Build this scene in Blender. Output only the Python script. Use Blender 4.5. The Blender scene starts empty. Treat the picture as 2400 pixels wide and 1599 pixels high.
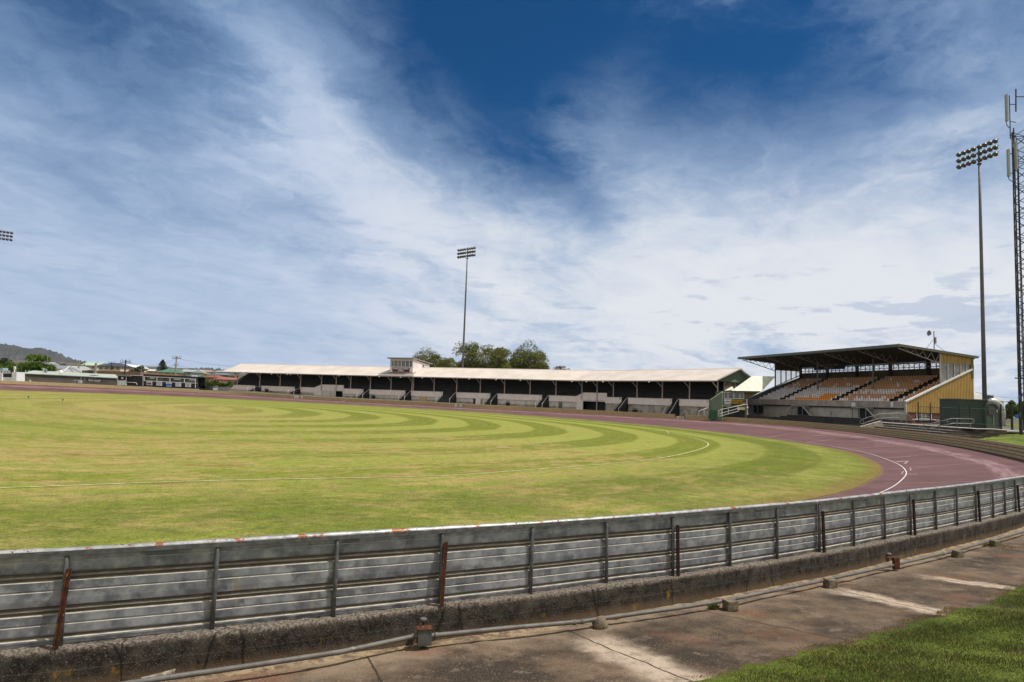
import bpy, math, random
import numpy as np
from mathutils import Vector, Matrix
random.seed(7); rng = np.random.default_rng(7)
S = bpy.context.scene; COL = S.collection
R = math.radians
# ------------------------------------------------------------------ camera
F = 1600.0; CH = 2.4                      # focal length in photo pixels (2400 wide), eye height
ROLL = math.atan(.036); PITCH = math.atan((936-799.5)*math.cos(ROLL)/F)
R0 = np.array([1, 0, 0.]); U0 = np.array([0, -math.sin(PITCH), math.cos(PITCH)]); FW = np.array([0, math.cos(PITCH), math.sin(PITCH)])
RT = math.cos(ROLL)*R0+math.sin(ROLL)*U0; UP = math.cos(ROLL)*U0-math.sin(ROLL)*R0
cd = bpy.data.cameras.new('camera'); cam = bpy.data.objects.new('camera', cd); COL.objects.link(cam)
cd.sensor_width = 36; cd.lens = 24.0; cd.clip_end = 20000; cd.clip_start = .1
cam.matrix_world = Matrix(((RT[0], UP[0], -FW[0], 0), (RT[1], UP[1], -FW[1], 0), (RT[2], UP[2], -FW[2], CH), (0, 0, 0, 1)))
S.camera = cam
# ------------------------------------------------------------------ sun and sky
SUN_AZ, SUN_EL = -7.0, 62.0               # azimuth from +X towards +Y, elevation
sl = bpy.data.lights.new('sun', 'SUN'); sl.energy = 4.0; sl.angle = R(.5); sl.color = (1, .95, .87)
so = bpy.data.objects.new('sun', sl); COL.objects.link(so)
sdir = Vector((math.cos(R(SUN_EL))*math.cos(R(SUN_AZ)), math.cos(R(SUN_EL))*math.sin(R(SUN_AZ)), math.sin(R(SUN_EL))))
so.rotation_euler = sdir.to_track_quat('Z', 'Y').to_euler(); so.location = (60, -10, 80)
S.view_settings.view_transform = 'Standard'; S.view_settings.look = 'None'
S.view_settings.exposure = .45; S.view_settings.gamma = 1

class NT:
    """small node-tree helper"""
    def __init__(s, t): s.t = t; s.n = t.nodes; s.l = t.links
    def node(s, typ, **k):
        n = s.n.new(typ)
        for a, v in k.items(): setattr(n, a, v)
        return n
    def put(s, sock, v):
        if hasattr(v, 'is_output'): s.l.new(v, sock)
        else:
            if isinstance(v, (tuple, list)) and len(v) == 3 and sock.type == 'RGBA': v = (*v, 1)
            sock.default_value = v
    def m(s, op, a, b=0.0, c=None, clamp=False):
        n = s.node('ShaderNodeMath', operation=op, use_clamp=clamp); s.put(n.inputs[0], a); s.put(n.inputs[1], b)
        if c is not None: s.put(n.inputs[2], c)
        return n.outputs[0]
    def vm(s, op, a, b=None, sc=None):
        n = s.node('ShaderNodeVectorMath', operation=op); s.put(n.inputs[0], a)
        if b is not None: s.put(n.inputs[1], b)
        if sc is not None: s.put(n.inputs['Scale'], sc)
        return n.outputs['Value'] if op in ('DOT_PRODUCT', 'LENGTH', 'DISTANCE') else n.outputs[0]
    def ss(s, v, lo, hi, a=0.0, b=1.0):
        n = s.node('ShaderNodeMapRange', interpolation_type='SMOOTHSTEP')
        s.put(n.inputs[0], v); s.put(n.inputs[1], lo); s.put(n.inputs[2], hi); s.put(n.inputs[3], a); s.put(n.inputs[4], b)
        return n.outputs[0]
    def noise(s, vec, scale, detail=4.0, rough=.55, dist=0.0):
        n = s.node('ShaderNodeTexNoise'); s.put(n.inputs['Vector'], vec); n.inputs['Scale'].default_value = scale
        n.inputs['Detail'].default_value = detail; n.inputs['Roughness'].default_value = rough; n.inputs['Distortion'].default_value = dist
        return n.outputs[0]
    def mix(s, f, a, b, mode='MIX'):
        n = s.node('ShaderNodeMix', data_type='RGBA', blend_type=mode); s.put(n.inputs[0], f); s.put(n.inputs[6], a); s.put(n.inputs[7], b)
        return n.outputs[2]
    def scalev(s, v, sc):
        n = s.node('ShaderNodeVectorMath', operation='MULTIPLY'); s.put(n.inputs[0], v); n.inputs[1].default_value = sc; return n.outputs[0]
    def xyz(s, v):
        n = s.node('ShaderNodeSeparateXYZ'); s.put(n.inputs[0], v); return n.outputs
    def vec(s, x, y, z=0.0):
        n = s.node('ShaderNodeCombineXYZ'); s.put(n.inputs[0], x); s.put(n.inputs[1], y); s.put(n.inputs[2], z); return n.outputs[0]

W = bpy.data.worlds.new('World'); S.world = W; W.use_nodes = True
w = NT(W.node_tree); w.n.clear()
sky = w.node('ShaderNodeTexSky', sky_type='NISHITA'); sky.sun_disc = False; sky.sun_elevation = R(SUN_EL); sky.sun_rotation = R(90-SUN_AZ)
sky.air_density = 1.0; sky.dust_density = .3; sky.ozone_density = 3.0
tc = w.node('ShaderNodeTexCoord'); D = w.vm('NORMALIZE', tc.outputs['Generated'])
dx, dy, dz = w.xyz(D)
az = w.m('MULTIPLY', w.m('ARCTAN2', dx, dy), 180/math.pi); el = w.m('MULTIPLY', w.m('ARCSINE', dz), 180/math.pi)
inv = w.m('DIVIDE', 1.0, w.m('ADD', w.m('MAXIMUM', dz, 0.0), .16))
pl = w.vec(w.m('MULTIPLY', dx, inv), w.m('MULTIPLY', dy, inv), 0)          # a flat cloud layer overhead
rotn = w.node('ShaderNodeVectorRotate', rotation_type='Z_AXIS'); w.put(rotn.inputs['Vector'], pl); rotn.inputs['Angle'].default_value = R(28)
plr = w.scalev(rotn.outputs[0], (1.25, .72, 1))
wn = w.node('ShaderNodeTexNoise'); w.put(wn.inputs['Vector'], pl); wn.inputs['Scale'].default_value = 1.1; wn.inputs['Detail'].default_value = 7; wn.inputs['Roughness'].default_value = .6
warp = w.vm('ADD', plr, w.vm('SCALE', w.vm('SUBTRACT', wn.outputs['Color'], (.5, .5, .5)), sc=1.0))
n1 = w.noise(warp, 1.5, 10, .60); n2 = w.noise(w.vm('ADD', warp, (4.2, 1.7, 0)), 4.2, 8, .62)
wob = w.m('MULTIPLY', w.m('SUBTRACT', w.noise(warp, .9, 9, .6), .5), 24.0); wob2 = w.m('MULTIPLY', w.m('SUBTRACT', n1, .5), 20.0)
azw = w.m('ADD', az, wob); elw = w.m('ADD', el, wob2)
def blob(a, e, sa, se, rot, amp):
    """soft patch of cloud (or of clear sky, amp<0) around a direction"""
    c, s_ = math.cos(R(rot)), math.sin(R(rot))
    u = w.m('SUBTRACT', azw, a); v = w.m('SUBTRACT', elw, e)
    p = w.m('DIVIDE', w.m('ADD', w.m('MULTIPLY', u, c), w.m('MULTIPLY', v, s_)), sa)
    q = w.m('DIVIDE', w.m('SUBTRACT', w.m('MULTIPLY', v, c), w.m('MULTIPLY', u, s_)), se)
    r2 = w.m('ADD', w.m('MULTIPLY', p, p), w.m('MULTIPLY', q, q))
    return w.m('MULTIPLY', w.m('EXPONENT', w.m('MULTIPLY', r2, -1.0)), amp)
BLOBS = [(-3, 31, 8, 8, 62, -.44), (1.5, 19, 3.0, 6, 40, -.36), (13, 29, 19, 7.5, -4, -.50), (27, 25, 9, 4, -20, -.16), (24, 8, 22, 6.5, 3, .55),
         (-16, 22, 8, 4.2, -38, .30), (-9, 15, 9, 3.8, -28, .26), (10, 15, 14, 4, 10, .12), (-31, 17, 6, 9, 15, -.06), (-22, 14, 14, 8, 0, .10), (34, 20, 7, 3.5, 20, .20), (-24, 27, 9, 4, -40, .14),
         (-20, 4, 20, 5, 0, .06), (-14, 18, 3, 8, -60, -.12), (-34, 27, 12, 6, -30, -.16), (8, 24, 5, 3, 60, .14)]
dens = w.m('ADD', w.ss(el, 34, 3, .50, .80), 0)
for b in BLOBS: dens = w.m('ADD', dens, blob(*b))
lft = w.ss(az, 2, -26)
dens = w.m('ADD', dens, w.m('MULTIPLY', w.m('SUBTRACT', n1, .5), w.m('SUBTRACT', 1.35, w.m('MULTIPLY', lft, .5))))
dens = w.m('ADD', dens, w.m('MULTIPLY', w.m('SUBTRACT', n2, .5), .60))
behind = w.ss(w.m('ABSOLUTE', az), 62, 110); dens = w.m('ADD', dens, w.m('MULTIPLY', behind, w.ss(el, -2, 25, .45, .75)))  # added bright cloud bank behind the camera, out of view, fills shaded faces
cov = w.ss(dens, .0, 1.10)
# small ragged grey patches low in the sky
lowv = w.vec(w.m('MULTIPLY', az, .13), w.m('MULTIPLY', el, .55), 0)
n3 = w.noise(lowv, 1.3, 7, .62)
band = w.m('MULTIPLY', w.ss(el, 1, 4), w.ss(el, 19, 6))
bmask = w.m('MULTIPLY', w.ss(w.m('ADD', n3, blob(33, 6.5, 9, 2.0, 3, .16)), .56, .66), band)
blue = w.mix(1.0, sky.outputs[0], (.040, .29, .50), 'MULTIPLY')
# haze of the low sky brightens the blue towards the horizon
bg1 = w.node('ShaderNodeBackground'); w.put(bg1.inputs[0], blue); bg1.inputs[1].default_value = .085
hz = w.node('ShaderNodeBackground'); w.put(hz.inputs[0], (.215, .315, .47)); hz.inputs[1].default_value = 1.0
ms0 = w.node('ShaderNodeMixShader'); w.put(ms0.inputs[0], w.ss(el, 20, 0, 0, .92)); w.l.new(bg1.outputs[0], ms0.inputs[1]); w.l.new(hz.outputs[0], ms0.inputs[2])
thin = w.mix(w.ss(az, -34, 12), (.20, .305, .475), (.27, .365, .51))
thin = w.mix(w.ss(el, 26, 6), thin, (.34, .42, .55))
ccol = w.mix(w.ss(dens, .55, 1.25), thin, w.mix(lft, (.56, .58, .62), (.39, .455, .585)))
ccol = w.mix(w.m('MULTIPLY', bmask, .6), ccol, (.30, .37, .49))
ccol = w.mix(behind, ccol, (.66, .63, .58))
bg2 = w.node('ShaderNodeBackground'); w.put(bg2.inputs[0], ccol); bg2.inputs[1].default_value = 1.0
ms = w.node('ShaderNodeMixShader'); w.put(ms.inputs[0], cov); w.l.new(ms0.outputs[0], ms.inputs[1]); w.l.new(bg2.outputs[0], ms.inputs[2])
wo = w.node('ShaderNodeOutputWorld'); w.l.new(ms.outputs[0], wo.inputs[0])

# ------------------------------------------------------------------ helpers
def ray(x, y): return FW+RT*(x-1200)/F-UP*(y-799.5)/F
def at(x, y, Y):
    d = ray(x, y); t = Y/d[1]; return d*t+np.array([0, 0, CH])
def atz(x, y, z):
    d = ray(x, y); t = (z-CH)/d[2]; return d*t+np.array([0, 0, CH])
def proj(p):
    q = np.array(p, float)-np.array([0, 0, CH]); z = q@FW; return 1200+F*(q@RT)/z, 799.5-F*(q@UP)/z
KX, KY = .014, .0019                       # the oval falls gently towards the right
def fz(X, Y): return -KX*X-KY*Y
def onf(x, y, zr=0.0):
    d = ray(x, y); t = (zr-CH)/(d[2]+KX*d[0]+KY*d[1]); return d*t+np.array([0, 0, CH])
def sst(a, b, x):
    t = np.clip((np.asarray(x, float)-a)/(b-a), 0, 1); return t*t*(3-2*t)

def tag(o, label=None, cat=None, group=None, kind=None):
    if label: o['label'] = label
    if cat: o['category'] = cat
    if group: o['group'] = group
    if kind: o['kind'] = kind
    return o
def thing(name, label, cat, loc=(0, 0, 0), group=None):
    o = bpy.data.objects.new(name, None); COL.objects.link(o); o.location = Vector([float(c) for c in loc]); o.empty_display_size = .3
    return tag(o, label, cat, group)
def wloc(o):
    return o.location.copy() if o.parent is None else wloc(o.parent)+o.matrix_parent_inverse.translation+o.location
def setparent(o, parent):
    """keep world placement; parents are only ever translated empties or meshes"""
    if parent is None: return
    o.parent = parent
    o.matrix_parent_inverse = Matrix.Translation(-wloc(parent))
class MB:
    def __init__(s): s.v = []; s.f = []; s.mi = []; s.uv = None; s.sm = False
    def poly(s, pts, m=0):
        n = len(s.v); s.v += [tuple(map(float, p)) for p in pts]; s.f.append(tuple(range(n, n+len(pts)))); s.mi.append(m)
    def hexa(s, b, t, m=0):
        """8 corners: b four bottom (ccw from above), t four top"""
        n = len(s.v); s.v += [tuple(map(float, p)) for p in list(b)+list(t)]
        for q in ((3, 2, 1, 0), (4, 5, 6, 7), (0, 1, 5, 4), (1, 2, 6, 5), (2, 3, 7, 6), (3, 0, 4, 7)): s.f.append(tuple(n+i for i in q)); s.mi.append(m)
    def box(s, c, size, ax=(1, 0, 0), m=0, up=(0, 0, 1)):
        ax = np.array(ax, float); ax /= np.linalg.norm(ax); u = np.array(up, float); u /= np.linalg.norm(u); ay = np.cross(u, ax); ay /= np.linalg.norm(ay)
        c = np.array(c, float); h = [x/2 for x in size]
        b = [c+ax*i*h[0]+ay*j*h[1]-u*h[2] for i, j in ((-1, -1), (1, -1), (1, 1), (-1, 1))]
        s.hexa(b, [p+u*size[2] for p in b], m)
    def beam(s, a, b, wd, ht, m=0):
        a = np.array(a, float); b = np.array(b, float); d = b-a; L = np.linalg.norm(d)
        if L < 1e-6: return
        d /= L; up = np.array([0, 0, 1.]) if abs(d[2]) < .95 else np.array([1., 0, 0])
        sd = np.cross(d, up); sd /= np.linalg.norm(sd); u = np.cross(sd, d)
        q = [(-1, -1), (1, -1), (1, 1), (-1, 1)]
        A = [a+sd*i*wd/2+u*j*ht/2 for i, j in q]; B = [p+d*L for p in A]
        n = len(s.v); s.v += [tuple(p) for p in A+B]
        for f in ((0, 1, 2, 3), (7, 6, 5, 4), (0, 4, 5, 1), (1, 5, 6, 2), (2, 6, 7, 3), (3, 7, 4, 0)): s.f.append(tuple(n+i for i in f)); s.mi.append(m)
    def tube(s, pts, r, n=8, m=0, cap=True):
        pts = [np.array(p, float) for p in pts]; rs = r if hasattr(r, '__len__') else [r]*len(pts); base = len(s.v); pu = None
        for i, p in enumerate(pts):
            d = pts[min(i+1, len(pts)-1)]-pts[max(i-1, 0)]; d = d/(np.linalg.norm(d)+1e-9)
            if pu is None: up = np.array([0, 0, 1.]) if abs(d[2]) < .9 else np.array([1., 0, 0])
            else: up = pu
            sd = np.cross(d, up); sd /= np.linalg.norm(sd)+1e-9; u = np.cross(sd, d); pu = u
            for k in range(n):
                a = 2*math.pi*k/n; s.v.append(tuple(p+rs[i]*(math.cos(a)*sd+math.sin(a)*u)))
        for i in range(len(pts)-1):
            for k in range(n):
                a = base+i*n+k; b = base+i*n+(k+1) % n; s.f.append((a, b, b+n, a+n)); s.mi.append(m)
        if cap:
            s.f.append(tuple(base+k for k in range(n))[::-1]); s.mi.append(m); s.f.append(tuple(base+(len(pts)-1)*n+k for k in range(n))); s.mi.append(m)
    def lathe(s, c, prof, axis=(0, 0, 1), n=12, m=0):
        ax = np.array(axis, float); ax /= np.linalg.norm(ax); up = np.array([0, 0, 1.]) if abs(ax[2]) < .9 else np.array([1., 0, 0])
        sd = np.cross(ax, up); sd /= np.linalg.norm(sd); u = np.cross(sd, ax); c = np.array(c, float); base = len(s.v)
        for h, r in prof:
            for k in range(n):
                a = 2*math.pi*k/n; s.v.append(tuple(c+ax*h+r*(math.cos(a)*sd+math.sin(a)*u)))
        for i in range(len(prof)-1):
            for k in range(n):
                a = base+i*n+k; b = base+i*n+(k+1) % n; s.f.append((a, b, b+n, a+n)); s.mi.append(m)
        s.f.append(tuple(base+k for k in range(n))[::-1]); s.mi.append(m); s.f.append(tuple(base+(len(prof)-1)*n+k for k in range(n))); s.mi.append(m)
    def build(s, name, mats, parent=None, smooth=False, **tg):
        me = bpy.data.meshes.new(name)
        V = np.array(s.v, float).reshape(-1, 3); off = np.zeros(3)
        if parent is None and len(V) and not tg.pop('origin0', False):
            off = np.array([V[:, 0].mean(), V[:, 1].mean(), V[:, 2].min()])
        me.from_pydata((V-off).tolist(), [], s.f)
        if not isinstance(mats, (list, tuple)): mats = [mats]
        for mm in mats: me.materials.append(mm)
        if any(s.mi): me.polygons.foreach_set('material_index', s.mi)
        if smooth: me.polygons.foreach_set('use_smooth', [True]*len(s.f))
        if s.uv is not None:
            l = me.uv_layers.new(name='uv'); vi = np.zeros(len(me.loops), int); me.loops.foreach_get('vertex_index', vi)
            l.data.foreach_set('uv', np.array(s.uv)[vi].astype('f').ravel())
        me.update()
        o = bpy.data.objects.new(name, me); COL.objects.link(o)
        if parent is None: o.location = Vector(off)
        else: setparent(o, parent)
        if tg: tag(o, **tg)
        return o
def fastmesh(name, V, Fc, mats, mi=None, parent=None, uv=None, smooth=False, **tg):
    """V (n,3), Fc (m,k) numpy arrays"""
    me = bpy.data.meshes.new(name); n, k = Fc.shape
    off = np.zeros(3)
    if parent is None and not tg.pop('origin0', False): off = np.array([V[:, 0].mean(), V[:, 1].mean(), V[:, 2].min()])
    me.vertices.add(len(V)); me.vertices.foreach_set('co', (V-off).astype('f').ravel())
    me.loops.add(n*k); me.loops.foreach_set('vertex_index', Fc.astype('i').ravel())
    me.polygons.add(n); me.polygons.foreach_set('loop_start', np.arange(0, n*k, k, dtype='i'))
    if smooth: me.polygons.foreach_set('use_smooth', np.ones(n, bool))
    if not isinstance(mats, (list, tuple)): mats = [mats]
    for mm in mats: me.materials.append(mm)
    if mi is not None: me.polygons.foreach_set('material_index', mi.astype('i'))
    if uv is not None:
        l = me.uv_layers.new(name='uv'); l.data.foreach_set('uv', uv[Fc.ravel()].astype('f').ravel())
    me.update(calc_edges=True); me.validate()
    o = bpy.data.objects.new(name, me); COL.objects.link(o)
    if parent is None: o.location = Vector(off)
    else: setparent(o, parent)
    if tg: tag(o, **tg)
    return o
def grid_faces(nu, nv, closed=False):
    i, j = np.meshgrid(np.arange(nu if closed else nu-1), np.arange(nv-1), indexing='ij'); i = i.ravel(); j = j.ravel(); i2 = (i+1) % nu
    return np.stack([i*nv+j, i2*nv+j, i2*nv+j+1, i*nv+j+1], 1)
def text_part(txt, size, pos, xd, up, mat_, parent, name='lettering', align='CENTER', ext=.01, bold=0.0, sx=1.0):
    cu = bpy.data.curves.new(name, 'FONT'); cu.body = txt; cu.size = size; cu.align_x = align; cu.align_y = 'CENTER'; cu.extrude = ext; cu.offset = bold; cu.space_line = .9
    tmp = bpy.data.objects.new('tmp', cu); COL.objects.link(tmp); dg = bpy.context.evaluated_depsgraph_get(); dg.update()
    me = bpy.data.meshes.new_from_object(tmp.evaluated_get(dg)); bpy.data.objects.remove(tmp); bpy.data.curves.remove(cu)
    X = Vector(xd).normalized(); U = Vector(up).normalized(); Z = X.cross(U)
    M = Matrix(((X[0]*sx, U[0], Z[0], pos[0]), (X[1]*sx, U[1], Z[1], pos[1]), (X[2]*sx, U[2], Z[2], pos[2]), (0, 0, 0, 1)))
    me.transform(M); me.materials.clear(); me.materials.append(mat_); me.name = name
    o = bpy.data.objects.new(name, me); COL.objects.link(o); setparent(o, parent); return o
def copy_tree(o, parent=None):
    c = o.copy(); COL.objects.link(c)
    if parent is not None: c.parent = parent
    for ch in [x for x in bpy.data.objects if x.parent == o]: copy_tree(ch, c)
    return c

# ------------------------------------------------------------------ materials
def mat(name, col, col2=None, scale=2.0, ramp=(.4, .62), rough=.8, metal=0.0, bump=0.0, bscale=40.0, stretch=(1, 1, 1), spec=.3, layers=(), bdet=4, stripes=None, alpha=None, trans=0.0):
    m = bpy.data.materials.new(name); m.use_nodes = True; t = NT(m.node_tree); b = t.n['Principled BSDF']
    g = t.node('ShaderNodeNewGeometry'); P = g.outputs['Position']; c = col
    if col2 is not None: c = t.mix(t.ss(t.noise(t.scalev(P, stretch), scale, 5, .6), *ramp), col, col2)
    for (lc, ls, lo, hi, lst) in layers: c = t.mix(t.ss(t.noise(t.vm('ADD', t.scalev(P, lst), (3.1*ls, 7.7, 1.3)), ls, 6, .62), lo, hi), c, lc)
    if stripes:                                  # (axis vector, period, dark width, colour)
        ax, per, wd, sc = stripes
        ph = t.m('FRACT', t.m('DIVIDE', t.vm('DOT_PRODUCT', P, ax), per)); c = t.mix(t.ss(ph, 1-wd-.04, 1-wd, 0, 1), c, sc)
    t.put(b.inputs['Base Color'], c); b.inputs['Roughness'].default_value = rough; b.inputs['Metallic'].default_value = metal
    b.inputs['Specular IOR Level'].default_value = spec
    if bump: 
        bn = t.node('ShaderNodeBump'); bn.inputs['Strength'].default_value = bump; bn.inputs['Distance'].default_value = 1.0/bscale
        t.put(bn.inputs['Height'], t.noise(t.scalev(P, stretch), bscale, bdet, .6)); t.l.new(bn.outputs[0], b.inputs['Normal'])
    if alpha is not None: b.inputs['Alpha'].default_value = alpha
    if trans: b.inputs['Transmission Weight'].default_value = trans
    return m
def leafmat(name, c1, c2, c3):
    m = bpy.data.materials.new(name); m.use_nodes = True; t = NT(m.node_tree); b = t.n['Principled BSDF']
    g = t.node('ShaderNodeNewGeometry'); P = g.outputs['Position']
    c = t.mix(t.ss(t.noise(P, .45, 3, .5), .38, .62), c1, c2); c = t.mix(t.ss(t.noise(P, 1.6, 2, .5), .55, .7), c, c3)
    t.put(b.inputs['Base Color'], c); b.inputs['Roughness'].default_value = .65; b.inputs['Specular IOR Level'].default_value = .15
    tr = t.node('ShaderNodeBsdfTranslucent'); t.put(tr.inputs[0], t.mix(1.0, c, (1.0, 1.15, .55), 'MULTIPLY')); mx = t.node('ShaderNodeMixShader'); mx.inputs[0].default_value = .3
    t.l.new(b.outputs[0], mx.inputs[1]); t.l.new(tr.outputs[0], mx.inputs[2]); t.l.new(mx.outputs[0], t.n['Material Output'].inputs[0]); return m
M = {}
M['white'] = mat('white paint', (.62, .62, .62), (.5, .5, .5), 3, rough=.5)
M['cream_roof'] = mat('painted roof sheeting', (.52, .46, .405), (.46, .405, .35), .25, rough=.55, stretch=(1, 1, 1), bump=.15, bscale=6, layers=[((.30, .24, .21), .9, .62, .72, (1, 1, 1)), ((.12, .10, .09), 3.2, .74, .78, (1, 1, 1))])
M['gutter'] = mat('gutter paint', (.28, .24, .215), (.22, .19, .17), 2, rough=.5)
M['mauve'] = mat('balcony sheeting', (.68, .61, .59), (.60, .54, .52), 1.2, rough=.75, layers=[((.2, .18, .17), 3, .6, .75, (1, 1, .25))])
M['block'] = mat('painted blockwork', (.56, .51, .475), (.47, .42, .39), 1.0, rough=.9, bump=.3, bscale=8, layers=[((.12, .11, .09), 1.5, .55, .8, (1, 1, .3))])
M['oldconc'] = mat('old concrete wall', (.36, .33, .285), (.24, .22, .18), 1.0, rough=.95, layers=[((.07, .07, .055), 1.2, .5, .75, (1, 1, .4))])
M['post'] = mat('stand post paint', (.42, .35, .32), (.34, .285, .26), 3, rough=.6)
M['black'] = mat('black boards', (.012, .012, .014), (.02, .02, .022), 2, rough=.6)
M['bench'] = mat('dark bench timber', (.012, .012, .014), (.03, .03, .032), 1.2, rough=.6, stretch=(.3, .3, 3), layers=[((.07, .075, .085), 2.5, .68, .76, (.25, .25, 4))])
M['green'] = mat('green weatherboard', (.13, .18, .125), (.105, .15, .105), 1.0, rough=.7, stripes=((0, 0, 1), .2, .12, (.07, .1, .07)))
M['dkgreen'] = mat('dark green sheeting', (.028, .05, .034), (.036, .06, .042), 2, rough=.55, stripes=((0, 0, 1), .24, .14, (.018, .032, .022)))
M['brownpanel'] = mat('brown fibre panel', (.14, .095, .075), (.10, .075, .06), 1.0, rough=.8)
M['maroon'] = mat('maroon sign', (.075, .008, .02), rough=.5)
M['glass'] = mat('window glass', (.03, .035, .04), (.10, .10, .09), 1.2, rough=.08, spec=.8)
M['curtain'] = mat('curtained glass', (.20, .19, .175), (.09, .09, .085), .9, rough=.25, stretch=(4, 4, .2), spec=.6)
M['grey'] = mat('grey steel', (.22, .22, .22), (.17, .17, .17), 3, rough=.45, metal=.3)
M['pole'] = mat('galvanised pole', (.115, .115, .12), (.085, .085, .092), 1.5, rough=.5, metal=.4)
M['darksteel'] = mat('dark steel', (.03, .03, .034), (.045, .045, .048), 3, rough=.5, metal=.4)
M['stone'] = mat('pale concrete', (.40, .36, .31), (.30, .27, .23), 2, rough=.9, layers=[((.2, .18, .15), 5, .6, .75, (1, 1, 1))])
M['yellow'] = mat('ochre ribbed cladding', (.39, .255, .08), (.34, .22, .065), .7, rough=.6, layers=[((.22, .13, .04), 2, .6, .75, (1, 1, .2))])
M['brownroof'] = mat('brown roof lining', (.05, .038, .028), (.035, .027, .02), 1.2, rough=.8)
M['fascia'] = mat('grey green fascia', (.085, .095, .085), (.11, .12, .105), 2, rough=.6)
M['fasciaedge'] = mat('olive roof edge', (.20, .185, .12), rough=.6)
M['truss'] = mat('truss paint', (.26, .235, .21), (.2, .18, .165), 3, rough=.6)
M['glazing'] = mat('translucent glazing', (.55, .63, .62), (.45, .55, .56), 1.0, rough=.15, alpha=.16, spec=.5)
M['glazdark'] = mat('end wall glazing', (.055, .065, .07), (.15, .165, .165), .5, rough=.06, spec=.9, stretch=(1, 1, 1.5))
M['seatw'] = mat('white seat plastic', (.74, .68, .655), (.60, .55, .53), .8, rough=.5)
M['seato'] = mat('faded orange seat plastic', (.58, .31, .15), (.47, .26, .14), .8, rough=.5)
M['seatb'] = mat('bright orange seat plastic', (.75, .27, .02), rough=.5)
M['tier'] = mat('dark concrete tiers', (.04, .039, .037), (.024, .023, .022), 1.5, rough=.95)
M['brick'] = mat('red brown brick', (.13, .055, .04), (.09, .04, .032), 6, rough=.9)
M['paleroof'] = mat('pale green roof sheeting', (.52, .56, .42), (.46, .50, .37), .4, rough=.45, stripes=((.79, .61, 0), 1.1, .1, (.36, .40, .29)))
M['olive'] = mat('olive cladding', (.16, .14, .05), (.12, .105, .04), 2, rough=.7, stripes=((1, .2, 0), .25, .3, (.06, .055, .022)))
M['timber'] = mat('weathered sleeper boards', (.42, .325, .175), (.34, .26, .14), 1.3, rough=.85, stretch=(1, 1, 8), layers=[((.10, .075, .045), 2.2, .62, .74, (.4, .4, 6))])
M['galv'] = mat('galvanised sheet', (.22, .238, .27), (.37, .39, .42), 7, (.38, .66), rough=.42, metal=.55, bump=.04, bscale=30, layers=[((.14, .15, .175), 3.5, .48, .64, (1, 1, 1)), ((.30, .27, .22), 4.5, .60, .72, (1, 1, .35)), ((.42, .42, .41), 26, .66, .74, (1, 1, .6)), ((.11, .10, .095), 2.2, .68, .8, (.6, .6, 2))])
M['recess_shade'] = mat('galvanised channel painted shade', (.105, .09, .072), (.15, .13, .105), 6, rough=.7, metal=.2)  # brown darkening painted into the panel recesses, standing for their shade
M['lip_light'] = mat('sheet ledges painted sunlit', (.36, .33, .275), (.24, .225, .20), 9, rough=.7)  # pale cream painted on the upward lips, standing for sunlight on them
M['rustdark'] = mat('blackened rusty steel', (.022, .014, .011), (.04, .018, .012), 14, rough=.9, layers=[((.12, .05, .02), 14, .64, .7, (1, 1, .5))])
M['fpost'] = mat('dull galvanised post', (.10, .105, .108), (.15, .155, .155), 14, rough=.5, metal=.5, layers=[((.12, .06, .03), 9, .68, .76, (1, 1, 1))])
M['rail'] = mat('rust flecked white rail', (.34, .34, .35), (.22, .23, .24), 8, rough=.45, metal=.25, layers=[((.22, .22, .22), 22, .56, .66, (1, 1, 1)), ((.20, .075, .035), 7.5, .57, .64, (1, 1, 1)), ((.10, .035, .018), 19, .60, .66, (1, 1, 1))])
M['rust'] = mat('rusted steel', (.075, .022, .009), (.025, .012, .008), 16, rough=.9, bump=.5, bscale=120, layers=[((.27, .13, .025), 30, .6, .66, (1, 1, .4)), ((.15, .035, .012), 9, .62, .7, (1, 1, .5))])
M['pipe'] = mat('weathered grey pipe', (.115, .108, .098), (.08, .074, .067), 7, rough=.55, bump=.1, bscale=60, layers=[((.20, .19, .17), 18, .62, .7, (1, 1, 1)), ((.07, .05, .035), 11, .68, .73, (1, 1, 1))])
M['boxmetal'] = mat('grey junction box', (.10, .105, .10), (.065, .07, .068), 20, rough=.6, metal=.3, layers=[((.11, .04, .03), 18, .63, .7, (1, 1, 1))])
M['blockc'] = mat('mossy concrete block', (.16, .13, .09), (.09, .075, .05), 18, rough=.95, bump=.6, bscale=50)
M['bark'] = mat('bark', (.16, .13, .10), (.28, .24, .19), 2, rough=.9)
M['euca'] = leafmat('eucalypt leaves', (.085, .105, .035), (.16, .16, .045), (.21, .18, .05))
M['bright'] = leafmat('bright green leaves', (.055, .10, .012), (.085, .14, .018), (.12, .16, .025))
M['dark'] = leafmat('dark green leaves', (.022, .036, .014), (.035, .052, .02), (.06, .06, .022))
M['hedge'] = leafmat('hedge leaves', (.06, .085, .015), (.10, .115, .02), (.14, .10, .025))
M['redleaf'] = leafmat('red brown leaves', (.09, .05, .025), (.06, .035, .022), (.12, .06, .03))
M['pinel'] = leafmat('dark pine needles', (.018, .03, .018), (.03, .042, .024), (.035, .05, .025))

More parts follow.
